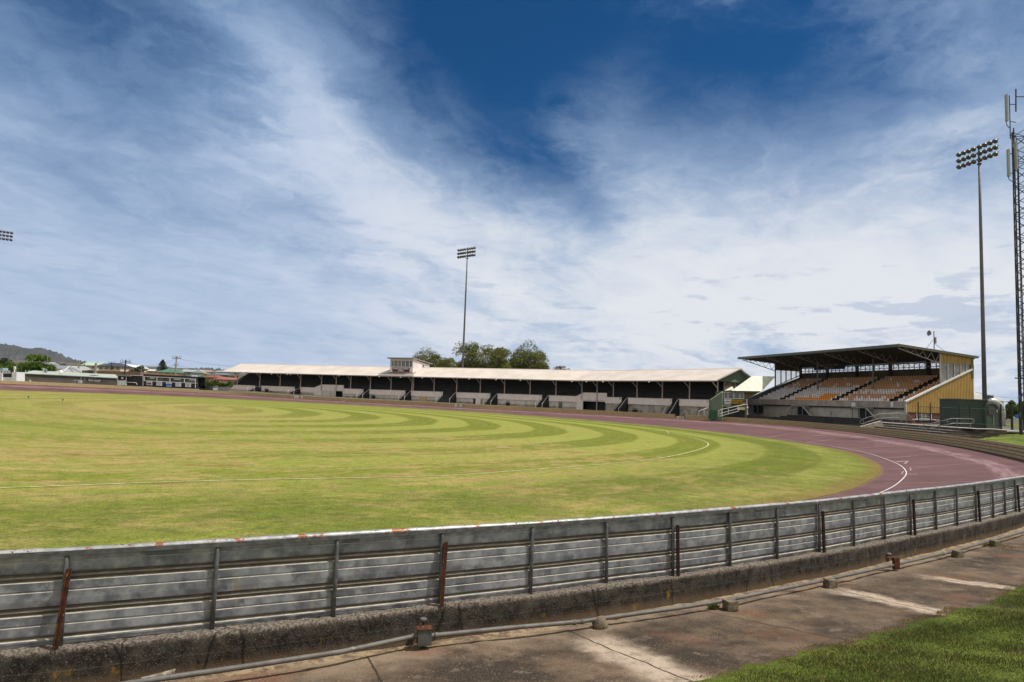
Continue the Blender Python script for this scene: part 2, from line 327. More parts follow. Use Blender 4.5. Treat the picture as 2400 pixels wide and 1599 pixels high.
def grassmat(name, stripes=False, k=1.0, fine=60):
    m = bpy.data.materials.new(name); m.use_nodes = True; t = NT(m.node_tree); b = t.n['Principled BSDF']
    g = t.node('ShaderNodeNewGeometry'); P = g.outputs['Position']
    if stripes:
        uvn = t.node('ShaderNodeUVMap'); uvn.uv_map = 'uv'; u, v, _ = t.xyz(uvn.outputs[0])    # u = metres round the oval, v = metres in from the edge
        uv2 = t.vec(t.m('MULTIPLY', u, .22), v, 0)
        vv = t.m('ADD', v, t.m('MULTIPLY', t.m('SUBTRACT', t.noise(P, .12, 2), .5), .9))
        st = t.m('SINE', t.m('ADD', t.m('MULTIPLY', vv, 2*math.pi/5.8), .165)); st = t.m('MULTIPLY', t.ss(st, -.25, .25), t.ss(t.noise(P, .06, 4, .6), .25, .55, .82, 1.0))
        light, dark_ = (.285*k, .305*k, .060*k), (.155*k, .185*k, .016*k)
        sx, sy, _z = t.xyz(P)
        fade = t.m('MULTIPLY', t.ss(t.m('ADD', sy, t.m('MULTIPLY', sx, .9)), 4, 46, .30, 1.0), t.ss(v, .5, 2))
        st2 = t.mix(fade, (.42, .42, .42), t.vec(st, st, st))
        c = t.mix(st2, dark_, light)
        # fine tyre-width lines inside each strip
        fl = t.noise(t.vec(t.m('MULTIPLY', u, .02), v, 0), 2.4, 3, .6); c = t.mix(t.ss(fl, .42, .66, 0, .35), c, (.27*k, .27*k, .09*k))
        # dried patches, drawn out along the mowing direction
        dn = t.noise(t.scalev(uv2, (1, 1, 1)), 1.15, 12, .74, .5); big = t.noise(P, .045, 3, .5)
        nearm = t.ss(t.m('ADD', sy, t.m('MULTIPLY', sx, 1.2)), 62, 16, .0, .115)
        dm = t.ss(t.m('ADD', t.m('ADD', dn, nearm), t.m('MULTIPLY', t.m('SUBTRACT', big, .5), .55)), .545, .69)
        c = t.mix(t.m('MULTIPLY', dm, .72), c, (.39*k, .29*k, .12*k))
        bn_ = t.noise(uv2, .5, 9, .7); c = t.mix(t.ss(bn_, .56, .68, 0, .65), c, (.22*k, .145*k, .045*k))
        c = t.mix(t.m('MULTIPLY', t.ss(v, 10, 4, 0, .6), t.ss(t.noise(P, .35, 9, .75), .60, .44, .2, 1)), c, (.095*k, .125*k, .018*k))
        c = t.mix(t.ss(v, 1.1, 0, 0, .65), c, (.20*k, .13*k, .045*k))
    else:
        c = t.mix(t.ss(t.noise(P, .7, 6, .6), .38, .62), (.075*k, .12*k, .018*k), (.15*k, .19*k, .03*k))
        c = t.mix(t.ss(t.noise(P, .25, 5, .65), .52, .68, 0, .7), c, (.27*k, .21*k, .08*k))
    n_ = t.noise(P, fine, 3, .7); c = t.mix(t.ss(n_, .38, .62, .0, .75), c, t.mix(1.0, c, (1.9, 1.8, 1.7), 'MULTIPLY'))
    n5 = t.noise(P, fine*.16, 8, .8); c = t.mix(t.ss(n5, .54, .40, .0, .55), c, t.mix(1.0, c, (.5, .55, .45), 'MULTIPLY'))
    t.put(b.inputs['Base Color'], c); b.inputs['Roughness'].default_value = .9; b.inputs['Specular IOR Level'].default_value = .1
    bn = t.node('ShaderNodeBump'); bn.inputs['Strength'].default_value = .7; bn.inputs['Distance'].default_value = .02; t.put(bn.inputs['Height'], n_); t.l.new(bn.outputs[0], b.inputs['Normal'])
    return m
M['infield'] = grassmat('mown infield turf', True, .60, 22)
M['turf'] = grassmat('rough grass', False, .62, 14)
M['bank'] = grassmat('bank soil and thatch', False, .55, 60)
m = M['turf'].copy(); m.name = 'outer ground'; t = NT(m.node_tree); b = t.n['Principled BSDF']; g = t.node('ShaderNodeNewGeometry'); P = g.outputs['Position']; src = b.inputs['Base Color'].links[0].from_socket; px_, py_, pz_ = t.xyz(P)
far = t.mix(t.ss(t.noise(P, .035, 6, .7), .4, .6), (.035, .042, .022), (.11, .09, .065)); far = t.mix(t.ss(t.noise(P, .11, 5, .7), .52, .62), far, (.20, .17, .14))
t.put(b.inputs['Base Color'], t.mix(t.ss(py_, 138, 165), src, far)); M['outer'] = m
M['ground'] = mat('dry ground', (.12, .11, .045), (.16, .12, .07), .05, rough=.95, layers=[((.07, .09, .03), .03, .5, .6, (1, 1, 1))])
M['asphalt'] = mat('asphalt yard', (.09, .085, .075), (.12, .11, .095), .4, rough=.95)
M['line'] = mat('worn line paint', (.60, .57, .56), (.44, .39, .39), 3, rough=.8)
M['linew'] = mat('faint line paint', (.32, .22, .23), (.24, .15, .165), 2.2, rough=.85)
M['gline'] = mat('chalk line on turf', (.44, .42, .24), (.28, .28, .11), 4, rough=.9)

# ================================================================== the oval: turf edge G, outer perimeter P
def catmull(P, n):
    P = np.array(P, float); N = len(P); out = []
    for i in range(N):
        p0, p1, p2, p3 = P[i-1], P[i], P[(i+1) % N], P[(i+2) % N]
        for k in range(n):
            t = k/n; out.append(.5*((2*p1)+(-p0+p2)*t+(2*p0-5*p1+4*p2-p3)*t*t+(-p0+3*p1-3*p2+p3)*t**3))
    return np.array(out)
G = [(3.4, 14.3), (7.61, 18.79), (11.0, 22.6), (14.3, 27.2), (17.8, 32.9), (20.95, 39.8), (24.2, 50), (25.2, 61.4), (23.9, 76), (20, 90), (12.2, 105.3), (3.5, 117), (-7.3, 125.7), (-20, 131),
     (-33, 134.2), (-54, 134.1), (-68, 130.5), (-77.5, 119.5), (-83, 108), (-86, 85), (-81, 55), (-66, 30), (-46, 15), (-27, 7), (-14, 5.3), (-7.5, 7.2), (-3.5, 9.2), (0, 11.6)]
Pn = [(-3.63, 5.83), (-2.6, 6.33), (-1.64, 6.82), (-.66, 7.33), (.3, 7.85), (1.22, 8.37), (2.14, 8.9), (3.05, 9.47), (3.91, 10.04), (4.78, 10.62), (5.61, 11.22), (6.44, 11.83), (7.22, 12.41), (8.05, 13.01),
      (8.82, 13.59), (9.6, 14.19), (10.38, 14.8), (11.01, 15.32), (11.63, 15.84)]
Pz = [(x, y, .25) for x, y in Pn]+[(13.3, 17.3, .25), (16, 20, .25), (19.5, 24, .24), (23.5, 29.6, .2), (28.02, 37.72, .12), (34.39, 52.39, 0), (40.2, 70.5, -.12), (44.3, 90, -.2), (45.2, 107, -.22), (41.3, 118.5, -.17),
      (33.2, 124.5, -.1), (17.25, 132.6, .08), (4, 134.3, .27), (-7.9, 134.6, .43), (-20, 136.5, .62), (-34.2, 139.2, .81), (-46, 141.5, 1.03), (-58.8, 142.5, 1.35), (-75, 133.5, 1.7), (-84.5, 121, 1.9), (-91, 100, 2.0), (-94, 78, 1.9),
      (-86, 46, 1.5), (-68, 20, 1.1), (-42, 2, .7), (-24, -1.2, .45), (-13, 2.6, .3), (-8.4, 3.95, .26), (-7, 4.42, .25), (-5.85, 4.88, .25), (-4.7, 5.35, .25)]
Gd = catmull([(x, y, fz(x, y)) for x, y in G], 30); Pd = catmull(Pz, 24)
C0 = np.array([-25., 68.])
def polar(Cv, th):
    a = np.arctan2(Cv[:, 1]-C0[1], Cv[:, 0]-C0[0]); o = np.argsort(a); a = a[o]; V = Cv[o]
    a = np.concatenate([a-2*math.pi, a, a+2*math.pi]); V = np.concatenate([V, V, V]); r = np.hypot(V[:, 0]-C0[0], V[:, 1]-C0[1])
    rr = np.interp(th, a, r); zz = np.interp(th, a, V[:, 2]); return np.stack([C0[0]+rr*np.cos(th), C0[1]+rr*np.sin(th), zz], 1)
NT_ = 1500; TH = np.linspace(-math.pi, math.pi, NT_, endpoint=False)
Gp = polar(Gd, TH); Pp = polar(Pd, TH)
# infield turf as rings, with distance to the edge in the UVs
g2 = Gd[::4, :2]
def dist_poly(Q, L):
    A = L; B = np.roll(L, -1, 0); d = np.full(len(Q), 1e9)
    for a, b in zip(A, B):
        ab = b-a; t = np.clip(((Q-a)@ab)/(ab@ab), 0, 1); d = np.minimum(d, np.hypot(*(Q-a-t[:, None]*ab).T))
    return d
ts = np.concatenate([[1.0, .995, .985, .97], np.linspace(.95, 0.0, 70)])
sel = slice(None, None, 3); Gs = Gp[sel]; nn = len(Gs)
jit = 1+.0006*np.random.default_rng(3).standard_normal(nn)
V = []
for t in ts:
    k = t*(jit if t == 1.0 else 1); V.append(np.stack([C0[0]+(Gs[:, 0]-C0[0])*k, C0[1]+(Gs[:, 1]-C0[1])*k], 1))
V = np.stack(V, 1).reshape(-1, 2); dd = dist_poly(V, g2)
ang = np.repeat(np.arange(nn)/nn, len(ts)); uu = np.abs(ang-.5)*2*380       # metres round (mirrored so that it closes)
Vz = fz(V[:, 0], V[:, 1])+.035*sst(0, .4, dd)
fastmesh('infield', np.column_stack([V, Vz]), grid_faces(nn, len(ts), True), M['infield'], uv=np.column_stack([uu, dd]), kind='structure', origin0=True)
# running track between turf and perimeter
tk = np.array([-.03, .0, .12, .3, .5, .7, .88, 1.0, 1.012])
TV = Gp[:, None, :]+(Pp-Gp)[:, None, :]*tk[None, :, None]; TV[:, :, 2] = Gp[:, None, 2]+(Pp[:, None, 2]-Gp[:, None, 2])*np.clip(tk, 0, 1)[None, :]**1.35-.01
TV[:, 0, 2] -= .03
m = bpy.data.materials.new('worn maroon track'); m.use_nodes = True; t = NT(m.node_tree); b = t.n['Principled BSDF']; g = t.node('ShaderNodeNewGeometry'); P = g.outputs['Position']
uvn = t.node('ShaderNodeUVMap'); uvn.uv_map = 'uv'; u, v, _ = t.xyz(uvn.outputs[0])
c = t.mix(t.ss(t.noise(P, .25, 6, .6), .38, .64), (.082, .037, .034), (.110, .054, .050)); c = t.mix(t.ss(t.noise(t.scalev(P, (1, 1, 1)), 1.1, 7, .7), .5, .75, 0, .5), c, (.16, .094, .102))
wear = t.m('MULTIPLY', t.m('MULTIPLY', t.ss(v, .64, .70), t.ss(v, .84, .77)), t.ss(t.noise(t.vec(t.m('MULTIPLY', u, .15), t.m('MULTIPLY', v, 9), 0), 1.6, 6, .7), .38, .6)); c = t.mix(t.m('MULTIPLY', wear, .75), c, (.27, .165, .17))
c = t.mix(t.ss(t.noise(P, 30, 3, .7), .45, .75, 0, .35), c, (.25, .16, .17)); c = t.mix(t.ss(v, .98, 1.0, 0, .8), c, (.03, .022, .02)); c = t.mix(t.ss(v, .035, .0, 0, .6), c, (.17, .11, .05))
streak = t.ss(t.noise(t.vec(t.m('MULTIPLY', u, .06), t.m('MULTIPLY', v, 14), 0), 1.5, 5, .7), .5, .72, 0, .35); c = t.mix(streak, c, (.09, .045, .052))
t.put(b.inputs['Base Color'], c); b.inputs['Roughness'].default_value = .8; b.inputs['Specular IOR Level'].default_value = .2; M['track'] = m
ss_ = np.concatenate([[0], np.cumsum(np.hypot(*np.diff(Gp[:, :2], axis=0).T))]); ss_ = np.minimum(ss_, ss_[-1]-ss_)
fastmesh('running_track', TV.reshape(-1, 3), grid_faces(NT_, len(tk), True), M['track'], uv=np.column_stack([np.repeat(ss_, len(tk)), np.tile(tk, NT_)]), kind='structure', origin0=True)
def track_pt(th, k, dz=.006):
    g_ = polar(Gd, np.array([th]))[0]; p_ = polar(Pd, np.array([th]))[0]; q = g_+(p_-g_)*k; q[2] = g_[2]+(p_[2]-g_[2])*k**1.35-.01+dz; return q
def theta(x, y): return math.atan2(y-C0[1], x-C0[0])
def on_track(px, py):
    """point of the track surface seen at a photo pixel -> (theta, k)"""
    z = .0
    for _ in range(12):
        d = ray(px, py); tt = (z-CH)/d[2]; q = d*tt; th = theta(q[0], q[1]); g_ = polar(Gd, np.array([th]))[0]; p_ = polar(Pd, np.array([th]))[0]
        k = np.hypot(q[0]-g_[0], q[1]-g_[1])/np.hypot(*(p_-g_)[:2]); 
        if np.hypot(q[0]-C0[0], q[1]-C0[1]) < np.hypot(g_[0]-C0[0], g_[1]-C0[1]): k = 0
        k = min(max(k, 0), 1); z = .6*z+.4*(g_[2]+(p_[2]-g_[2])*k**1.35-.01)
    return th, k
# white inner lane line: a steady metre outside the turf
L = Gd; tang = np.roll(L, -1, 0)-np.roll(L, 1, 0); nrm = np.stack([tang[:, 1], -tang[:, 0]], 1); nrm /= np.linalg.norm(nrm, axis=1)[:, None]
def lane(off, wd, name, matn, sel_=None, dz=.012):
    idx = np.arange(len(L)) if sel_ is None else sel_
    A = np.column_stack([L[idx, :2]+nrm[idx]*off, L[idx, 2]+dz]); B = np.column_stack([L[idx, :2]+nrm[idx]*(off+wd), L[idx, 2]+dz+.002])
    for Q in (A, B):
        for i_, q in enumerate(Q):
            th = theta(q[0], q[1]); g_ = Gp[int(round((th+math.pi)/(2*math.pi)*NT_)) % NT_]; p_ = Pp[int(round((th+math.pi)/(2*math.pi)*NT_)) % NT_]
            k = np.hypot(*(q-g_)[:2])/np.hypot(*(p_-g_)[:2]); q[2] = g_[2]+(p_[2]-g_[2])*min(k, 1)**1.35-.01+dz
    V_ = np.stack([A, B], 1).reshape(-1, 3); return fastmesh(name, V_, grid_faces(len(idx), 2, sel_ is None), matn, kind='structure', origin0=True)
lane(1.0, .046, 'lane_line', M['line'], np.arange(0, 420))
mk = MB()
def tline(p0, p1, wd=.06, m_=0):
    a = track_pt(*on_track(*p0)); b_ = track_pt(*on_track(*p1)); d = b_-a; n_ = np.array([-d[1], d[0], 0]); n_ = n_/np.linalg.norm(n_)*wd/2; K_ = 6
    for i in range(K_):
        q0 = track_pt(*(lambda q: (theta(q[0], q[1]), np.clip(np.hypot(*(q-polar(Gd, np.array([theta(q[0], q[1])]))[0])[:2])/np.hypot(*(polar(Pd, np.array([theta(q[0], q[1])]))[0]-polar(Gd, np.array([theta(q[0], q[1])]))[0])[:2]), 0, 1)))(a+d*i/K_), .012)
        q1 = track_pt(*(lambda q: (theta(q[0], q[1]), np.clip(np.hypot(*(q-polar(Gd, np.array([theta(q[0], q[1])]))[0])[:2])/np.hypot(*(polar(Pd, np.array([theta(q[0], q[1])]))[0]-polar(Gd, np.array([theta(q[0], q[1])]))[0])[:2]), 0, 1)))(a+d*(i+1)/K_), .012)
        mk.poly([q0-n_, q1-n_, q1+n_, q0+n_], m_)
for a_, b_, w_ in [((1803, 1025), (1848, 1018), .1), ((1893, 1037), (1955, 1030), .09), ((1990, 1053), (2112, 1043), .07), ((2070, 1075), (2152, 1068), .07), ((2148, 1095), (2300, 1085), .05), ((2075, 1100), (2180, 1096), .05),
                   ((2070, 1133), (2350, 1127), .05), ((2112, 1112), (2150, 1112), .12), ((2118, 1105), (2112, 1112), .06), ((2100, 1083), (2128, 1081), .2), ((2128, 1081), (2120, 1088), .1), ((2134, 1096), (2134, 1104), .06),
                   ((1903, 1021), (1935, 1020), .3), ((2050, 1042), (2085, 1041), .2), ((758, 946.5), (812, 940.5), .35)]:
    tline(a_, b_, w_)
mk.build('track_markings', M['linew'], kind='structure', origin0=True)
# faint boundary line painted on the turf
Bp = [onf(x, y) for x, y in [(-300, 1156), (0, 1148.5), (520, 1130), (1020, 1119), (1224, 1105), (1428, 1089), (1540, 1077), (1610, 1063), (1652, 1050), (1660, 1042), (1652, 1036), (1632, 1029), (1600, 1022), (1571, 1017), (1520, 1011)]]
Bd = catmull(Bp, 14)[:14*14]; tb = np.gradient(Bd[:, :2], axis=0); nb = np.stack([tb[:, 1], -tb[:, 0]], 1); nb /= np.linalg.norm(nb, axis=1)[:, None]
A = np.column_stack([Bd[:, :2]-nb*.045, fz(Bd[:, 0], Bd[:, 1])+.045]); B = np.column_stack([Bd[:, :2]+nb*.045, fz(Bd[:, 0], Bd[:, 1])+.045])
fastmesh('boundary_line', np.stack([A, B], 1).reshape(-1, 3), grid_faces(len(Bd), 2), M['gline'], kind='structure', origin0=True)

# ------------------------------------------------------------------ ground beyond the perimeter
def terrain(X, Y):
    X = np.asarray(X, float); Y = np.asarray(Y, float); r = np.hypot(X, Y); a = X/np.maximum(Y, 1)
    fl = np.where(Y > 20, sst(-.12, -.32, a), 0)
    z = np.clip(.85-.012*X, .55, 1.75)
    z = z+fl*(.045*np.clip(r-188, 0, 130)+.028*np.clip(r-318, 0, 1700))
    z = np.where((a > .33) & (Y > 30), .98, z)
    z = np.where((Y < 24) & (r < 40), -.5, z)
    return z
rings = [0, 1.2, 3, 5, 8, 11, 14, 18, 24, 32, 45, 62, 85, 120, 170, 240, 330, 450, 650, 900, 1300, 2000, 3500, 4800]
Ps = polar(Pd, TH[::4]); un = Ps[:, :2]-C0; un /= np.linalg.norm(un, axis=1)[:, None]; GV = []
for d in rings:
    q = Ps[:, :2]+un*d; T = terrain(q[:, 0], q[:, 1]); zz = Ps[:, 2]+(T-Ps[:, 2])*sst(0, 15, d); near = (q[:, 1] < 26) & (q[:, 0] > -16) & (q[:, 0] < 26)
    zz = np.where(near, -.6, zz-.03); GV.append(np.column_stack([q, zz]))
GV = np.stack(GV, 1)
fastmesh('ground', GV.reshape(-1, 3), grid_faces(len(Ps), len(rings), True), [M['outer']], kind='structure', origin0=True)
yi = [i for i in range(len(Ps)) if Ps[i, 1] > 60 and -120 < proj(Ps[i])[0] < 2110]; YV = []
for d in (.25, 1.2, 3, 5, 8, 11, 14, 18, 24, 30):
    q = Ps[yi, :2]+un[yi]*d; T = terrain(q[:, 0], q[:, 1]); YV.append(np.column_stack([q, Ps[yi, 2]+(T-Ps[yi, 2])*sst(0, 15, d)+.01]))
fastmesh('yard', np.stack(YV, 1).reshape(-1, 3), grid_faces(len(yi), 10), [M['asphalt']], kind='structure', origin0=True)
def gz(x, y):
    """height of the ground outside the perimeter"""
    th = theta(x, y); p_ = polar(Pd, np.array([th]))[0]; d = np.hypot(x-C0[0], y-C0[1])-np.hypot(*(p_[:2]-C0)); u_ = (p_[:2]-C0)/np.linalg.norm(p_[:2]-C0)
    return float(p_[2]+(terrain(x, y)-p_[2])*sst(0, 15, d))-.03

# ------------------------------------------------------------------ near side: kerb wall, apron, bank
near = Pd[(Pd[:, 1] < 30) & (Pd[:, 0] > -13) & (Pd[:, 0] < 24) & (np.arctan2(Pd[:, 1]-C0[1], Pd[:, 0]-C0[0]) < 0)]
near = near[np.argsort(near[:, 0])]
tn = np.gradient(near[:, :2], axis=0); tn /= np.linalg.norm(tn, axis=1)[:, None]; nout = np.stack([tn[:, 1], -tn[:, 0]], 1)
sn = np.concatenate([[0], np.cumsum(np.hypot(*np.diff(near[:, :2], axis=0).T))])
def nearpt(s, d):
    x = np.interp(s, sn, near[:, 0]); y = np.interp(s, sn, near[:, 1]); nx = np.interp(s, sn, nout[:, 0]); ny = np.interp(s, sn, nout[:, 1]); return x+nx*d, y+ny*d
def near_sd(x, y):
    d2 = (near[:, 0]-x)**2+(near[:, 1]-y)**2; i = int(np.argmin(d2)); v_ = np.array([x, y])-near[i, :2]; return sn[i]+v_@tn[i], v_@nout[i]
KW = .115
def azd(d): d = np.maximum(np.asarray(d, float)-KW, 0); return -.08+.055*d+.0085*d*d
def surf_hit(px, py, lift=0.0):
    d = ray(px, py); lo, hi = 1.5, 40.0
    for _ in range(40):
        mid = (lo+hi)/2; q = d*mid; s_, dd_ = near_sd(q[0], q[1])
        if q[2]+CH > float(azd(dd_))+lift: lo = mid
        else: hi = mid
    q = d*lo+np.array([0, 0, CH]); return q
s0, s1 = 0, sn[-1]
# grass edge measured on the apron surface
edge = np.array([near_sd(*surf_hit(*p)[:2]) for p in [(1500, 1640), (1621, 1599), (1768, 1554), (1873, 1529.5), (1971, 1515.7), (2065.7, 1484), (2125, 1465), (2205.7, 1445.6), (2265, 1424.6), (2335, 1396.6), (2400, 1375.6), (2480, 1350)]])
eo = np.argsort(edge[:, 0]); edge = edge[eo]
def edge_d(s): 
    s = np.asarray(s, float); return np.interp(s, edge[:, 0], edge[:, 1])+.035*np.sin(s*7)+.025*np.sin(s*17+1)
jl = []                                       # slab joints: (pixel a, pixel b, pale band half width, dark crack)
for a_, b_, w1, w2 in [((1905, 1370), (2235, 1440), .25, 1), ((2110, 1345), (2420, 1384), .22, 1), ((1640, 1430), (1990, 1503), .05, 1), ((1327, 1476), (1640, 1606), .42, 1), ((849, 1524), (897, 1602), .04, 1), ((2247, 1316), (2420, 1335), .05, 0)]:
    jl.append((surf_hit(*a_), surf_hit(*b_), w1, w2))
ns, nd = 420, 46
sv = np.linspace(1.0, s1-.5, ns); dv = KW-.02+np.linspace(0, 1, nd)**1.35*5.2
SS, DD = np.meshgrid(sv, dv, indexing='ij'); X, Y = nearpt(SS, DD); Z = azd(DD)+.006*np.sin(X*3.1+Y*1.7)*np.sin(Y*2.3)+.0035*rng.standard_normal(X.shape)
m = bpy.data.materials.new('stained concrete apron'); m.use_nodes = True; t = NT(m.node_tree); b = t.n['Principled BSDF']; g = t.node('ShaderNodeNewGeometry'); P = g.outputs['Position']
uvn = t.node('ShaderNodeUVMap'); uvn.uv_map = 'uv'; u, v, _ = t.xyz(uvn.outputs[0])
wpn = t.node('ShaderNodeTexNoise'); t.put(wpn.inputs['Vector'], P); wpn.inputs['Scale'].default_value = 2.0; wpn.inputs['Detail'].default_value = 8; wpn.inputs['Roughness'].default_value = .65
Pw = t.vm('ADD', P, t.vm('SCALE', t.vm('SUBTRACT', wpn.outputs['Color'], (.5, .5, .5)), sc=.62)); Pc = t.vm('ADD', P, t.vm('SCALE', t.vm('SUBTRACT', wpn.outputs['Color'], (.5, .5, .5)), sc=.07))
c = t.mix(t.ss(t.noise(P, .9, 9, .7), .40, .66), (.029, .021, .014), (.125, .086, .054))
c = t.mix(t.m('MULTIPLY', t.ss(v, 1.0, .32), t.ss(t.noise(P, 1.7, 7, .65), .3, .6)), c, (.20, .148, .104))
c = t.mix(t.ss(t.noise(P, 3.2, 7, .7), .55, .66, 0, .6), c, (.155, .12, .092))
c = t.mix(t.ss(t.noise(t.vm('ADD', P, (9, 3, 1)), .8, 6, .6), .52, .68, 0, .7), c, (.13, .062, .035))
for (A_, B_, w1, w2) in jl:
    d_ = (B_-A_)[:2]; Ln = float(np.hypot(*d_)); d_ = d_/Ln; n_ = (-float(d_[1]), float(d_[0]), 0.0); dv3 = (float(d_[0]), float(d_[1]), 0.0); o_ = (float(A_[0]), float(A_[1]), 0.0)
    pr = t.vm('SUBTRACT', Pw, o_); across = t.m('ABSOLUTE', t.vm('DOT_PRODUCT', pr, n_)); along = t.vm('DOT_PRODUCT', pr, dv3)
    if w1 > .1:
        msk = t.m('MULTIPLY', t.ss(across, w1, w1*.25), t.m('MULTIPLY', t.ss(along, .1, .7), t.ss(along, Ln*1.6, Ln*1.1)))
        c = t.mix(t.m('MULTIPLY', msk, t.ss(t.noise(P, 7, 8, .75), .30, .54, .35, 1.0)), c, (.36, .285, .215))
    pc = t.vm('SUBTRACT', Pc, o_); ac = t.m('ABSOLUTE', t.vm('DOT_PRODUCT', pc, n_)); al = t.vm('DOT_PRODUCT', pc, dv3)
    c = t.mix(t.m('MULTIPLY', t.ss(ac, .016, .004), t.m('MULTIPLY', t.ss(al, -.1, .05), t.ss(al, Ln*1.2, Ln))), c, (.02, .014, .01) if w2 else (.2, .14, .09))
c = t.mix(t.m('MULTIPLY', t.ss(v, .42, .2, 0, .9), t.ss(u, 7, 9.5, .35, 1)), c, t.mix(t.ss(t.noise(P, 7, 9, .75), .40, .58), (.09, .06, .038), (.27, .205, .125)))
sp = t.node('ShaderNodeTexVoronoi'); sp.inputs['Scale'].default_value = 34; t.put(sp.inputs['Vector'], P); spm = t.m('MULTIPLY', t.ss(sp.outputs['Distance'], .16, .10), t.ss(t.noise(P, 2.5, 4, .6), .48, .62)); c = t.mix(spm, c, (.48, .38, .27))
c = t.mix(t.ss(t.noise(P, 75, 4, .7), .52, .75, 0, .6), c, (.30, .24, .19)); c = t.mix(t.ss(t.noise(t.vm('ADD', P, (5, 5, 5)), 48, 4, .7), .54, .7, 0, .6), c, (.02, .016, .012))
t.put(b.inputs['Base Color'], c); b.inputs['Roughness'].default_value = .92; b.inputs['Specular IOR Level'].default_value = .2
bn = t.node('ShaderNodeBump'); bn.inputs['Strength'].default_value = .55; bn.inputs['Distance'].default_value = .006; t.put(bn.inputs['Height'], t.noise(P, 60, 6, .7)); t.l.new(bn.outputs[0], b.inputs['Normal'])
fastmesh('concrete_apron', np.stack([X, Y, Z], 2).reshape(-1, 3), grid_faces(ns, nd), m, uv=np.column_stack([SS.ravel(), DD.ravel()]), smooth=True, kind='structure', origin0=True)
# grass bank
nd2 = 40; sv2 = np.linspace(1.0, s1-.5, 300); E0 = edge_d(sv2); X = []; 
DB = E0[:, None]+np.concatenate([[-.05, 0.0], np.linspace(.05, 1, nd2-2)**1.6*14])[None, :]; SB = np.repeat(sv2[:, None], nd2, 1); X, Y = nearpt(SB, DB)
lift = .014*sst(0, .12, DB-E0[:, None])-.03*(DB < E0[:, None]); Z = azd(np.minimum(DB, 6))+.1*np.maximum(DB-6, 0)+lift+.012*np.sin(X*2.2)*np.sin(Y*1.9+1)
fastmesh('grass_bank', np.stack([X, Y, Z], 2).reshape(-1, 3), grid_faces(300, nd2), M['bank'], smooth=True, kind='structure', origin0=True)
# grass blades on the bank
def blades(name, n, srange, drange, hmin, hmax, wd, label, dens_pow=1.0, absd=False, mats=None, seed=1):
    r = np.random.default_rng(seed); s = r.uniform(*srange, n); d = drange[0]+r.uniform(0, 1, n)**dens_pow*(drange[1]-drange[0]); d = d if absd else edge_d(s)+d
    x, y = nearpt(s, d); z = azd(np.minimum(d, 6))+.1*np.maximum(d-6, 0)+.012*sst(0, .12, d-edge_d(s))+.012*np.sin(x*2.2)*np.sin(y*1.9+1)
    cl = .55+.9*np.clip(.5+.5*np.sin(x*3.7+np.sin(y*2.9)*2)*np.sin(y*4.3+x), 0, 1); h = r.uniform(hmin, hmax, n)*cl*(.35+.65*sst(0, .3, d-edge_d(s)))*np.where(r.uniform(0, 1, n) > .985, 2.0, 1); a = r.uniform(0, 2*math.pi, n); lean = r.normal(0, .45, n)*h; a2 = r.uniform(0, 2*math.pi, n)
    w2 = wd*r.uniform(.6, 1.3, n)/2; ca, sa = np.cos(a), np.sin(a); lx, ly = np.cos(a2)*lean, np.sin(a2)*lean
    V = np.empty((n, 4, 3)); V[:, 0] = np.stack([x-ca*w2, y-sa*w2, z-.015], 1); V[:, 1] = np.stack([x+ca*w2, y+sa*w2, z-.015], 1)
    V[:, 2] = np.stack([x+ca*w2*.7+lx*.45, y+sa*w2*.7+ly*.45, z+h*.62], 1); V[:, 3] = np.stack([x+lx*1.1, y+ly*1.1, z+h], 1)
    Fc = np.arange(n*4).reshape(n, 4)[:, [0, 1, 2, 3]]
    patch = .5+.5*np.sin(x*1.3+.5*np.sin(y*2))*np.cos(y*1.1+x*.4); mi = (r.uniform(0, 1, n)+.35*patch+.5*np.exp(-np.maximum(d-edge_d(s), 0)*6) > .98).astype(int)+(r.uniform(0, 1, n) > .93)*1; mi = np.where((d-edge_d(s) < .10) & (r.uniform(0, 1, n) < .6), 2, mi); mi = np.minimum(mi, 2)
    return fastmesh(name, V.reshape(-1, 3), Fc, mats, mi=mi, kind='stuff', label=label, origin0=True, cat='grass')
bl = [mat('grass blade', (.112, .130, .030), (.070, .092, .020), 1.5, rough=.7), mat('pale grass blade', (.17, .17, .05), (.21, .18, .07), 2, rough=.7), mat('dry grass blade', (.27, .20, .09), (.18, .13, .06), 9, rough=.8)]
se = [near_sd(*surf_hit(*p)[:2])[0] for p in [(1560, 1599), (2400, 1375), (2400, 1599)]]
smin, smax = min(se)-.6, max(se)+1.8
blades('grass_blades', 330000, (smin, smax), (-.12, 3.4), .010, .030, .0042, 'short green grass covering the bank in the lower right corner', 1.0, mats=bl)
# kerb wall
kb = MB(); kx = np.arange(1.0, s1-.5, .035); prof = [(-.07, -.3), (-.07, .246), (-.02, .252), (.05, .252), (.098, .25), (KW-.010, .236), (KW, .15), (KW+.004, .08), (KW, 0.0), (KW+.01, -.07), (KW+.03, -.16)]
KV = []
for s in kx:
    x, y = nearpt(s, 0.0); nx = np.interp(s, sn, nout[:, 0]); ny = np.interp(s, sn, nout[:, 1])
    for j, (o_, z_) in enumerate(prof):
        q = .003*rng.standard_normal() if j > 2 else .003*rng.standard_normal(); bulge = .005*math.sin(s*1.9+j)*(j > 4)+.004*math.sin(s*5.3)*(j > 3); KV.append((x+nx*(o_+q+bulge), y+ny*(o_+q+bulge), z_+.004*rng.standard_normal()+.005*math.sin(s*3)))
m = bpy.data.materials.new('lichened old kerb concrete'); m.use_nodes = True; t = NT(m.node_tree); b = t.n['Principled BSDF']; g = t.node('ShaderNodeNewGeometry'); P = g.outputs['Position']; px_, py_, pz_ = t.xyz(P)
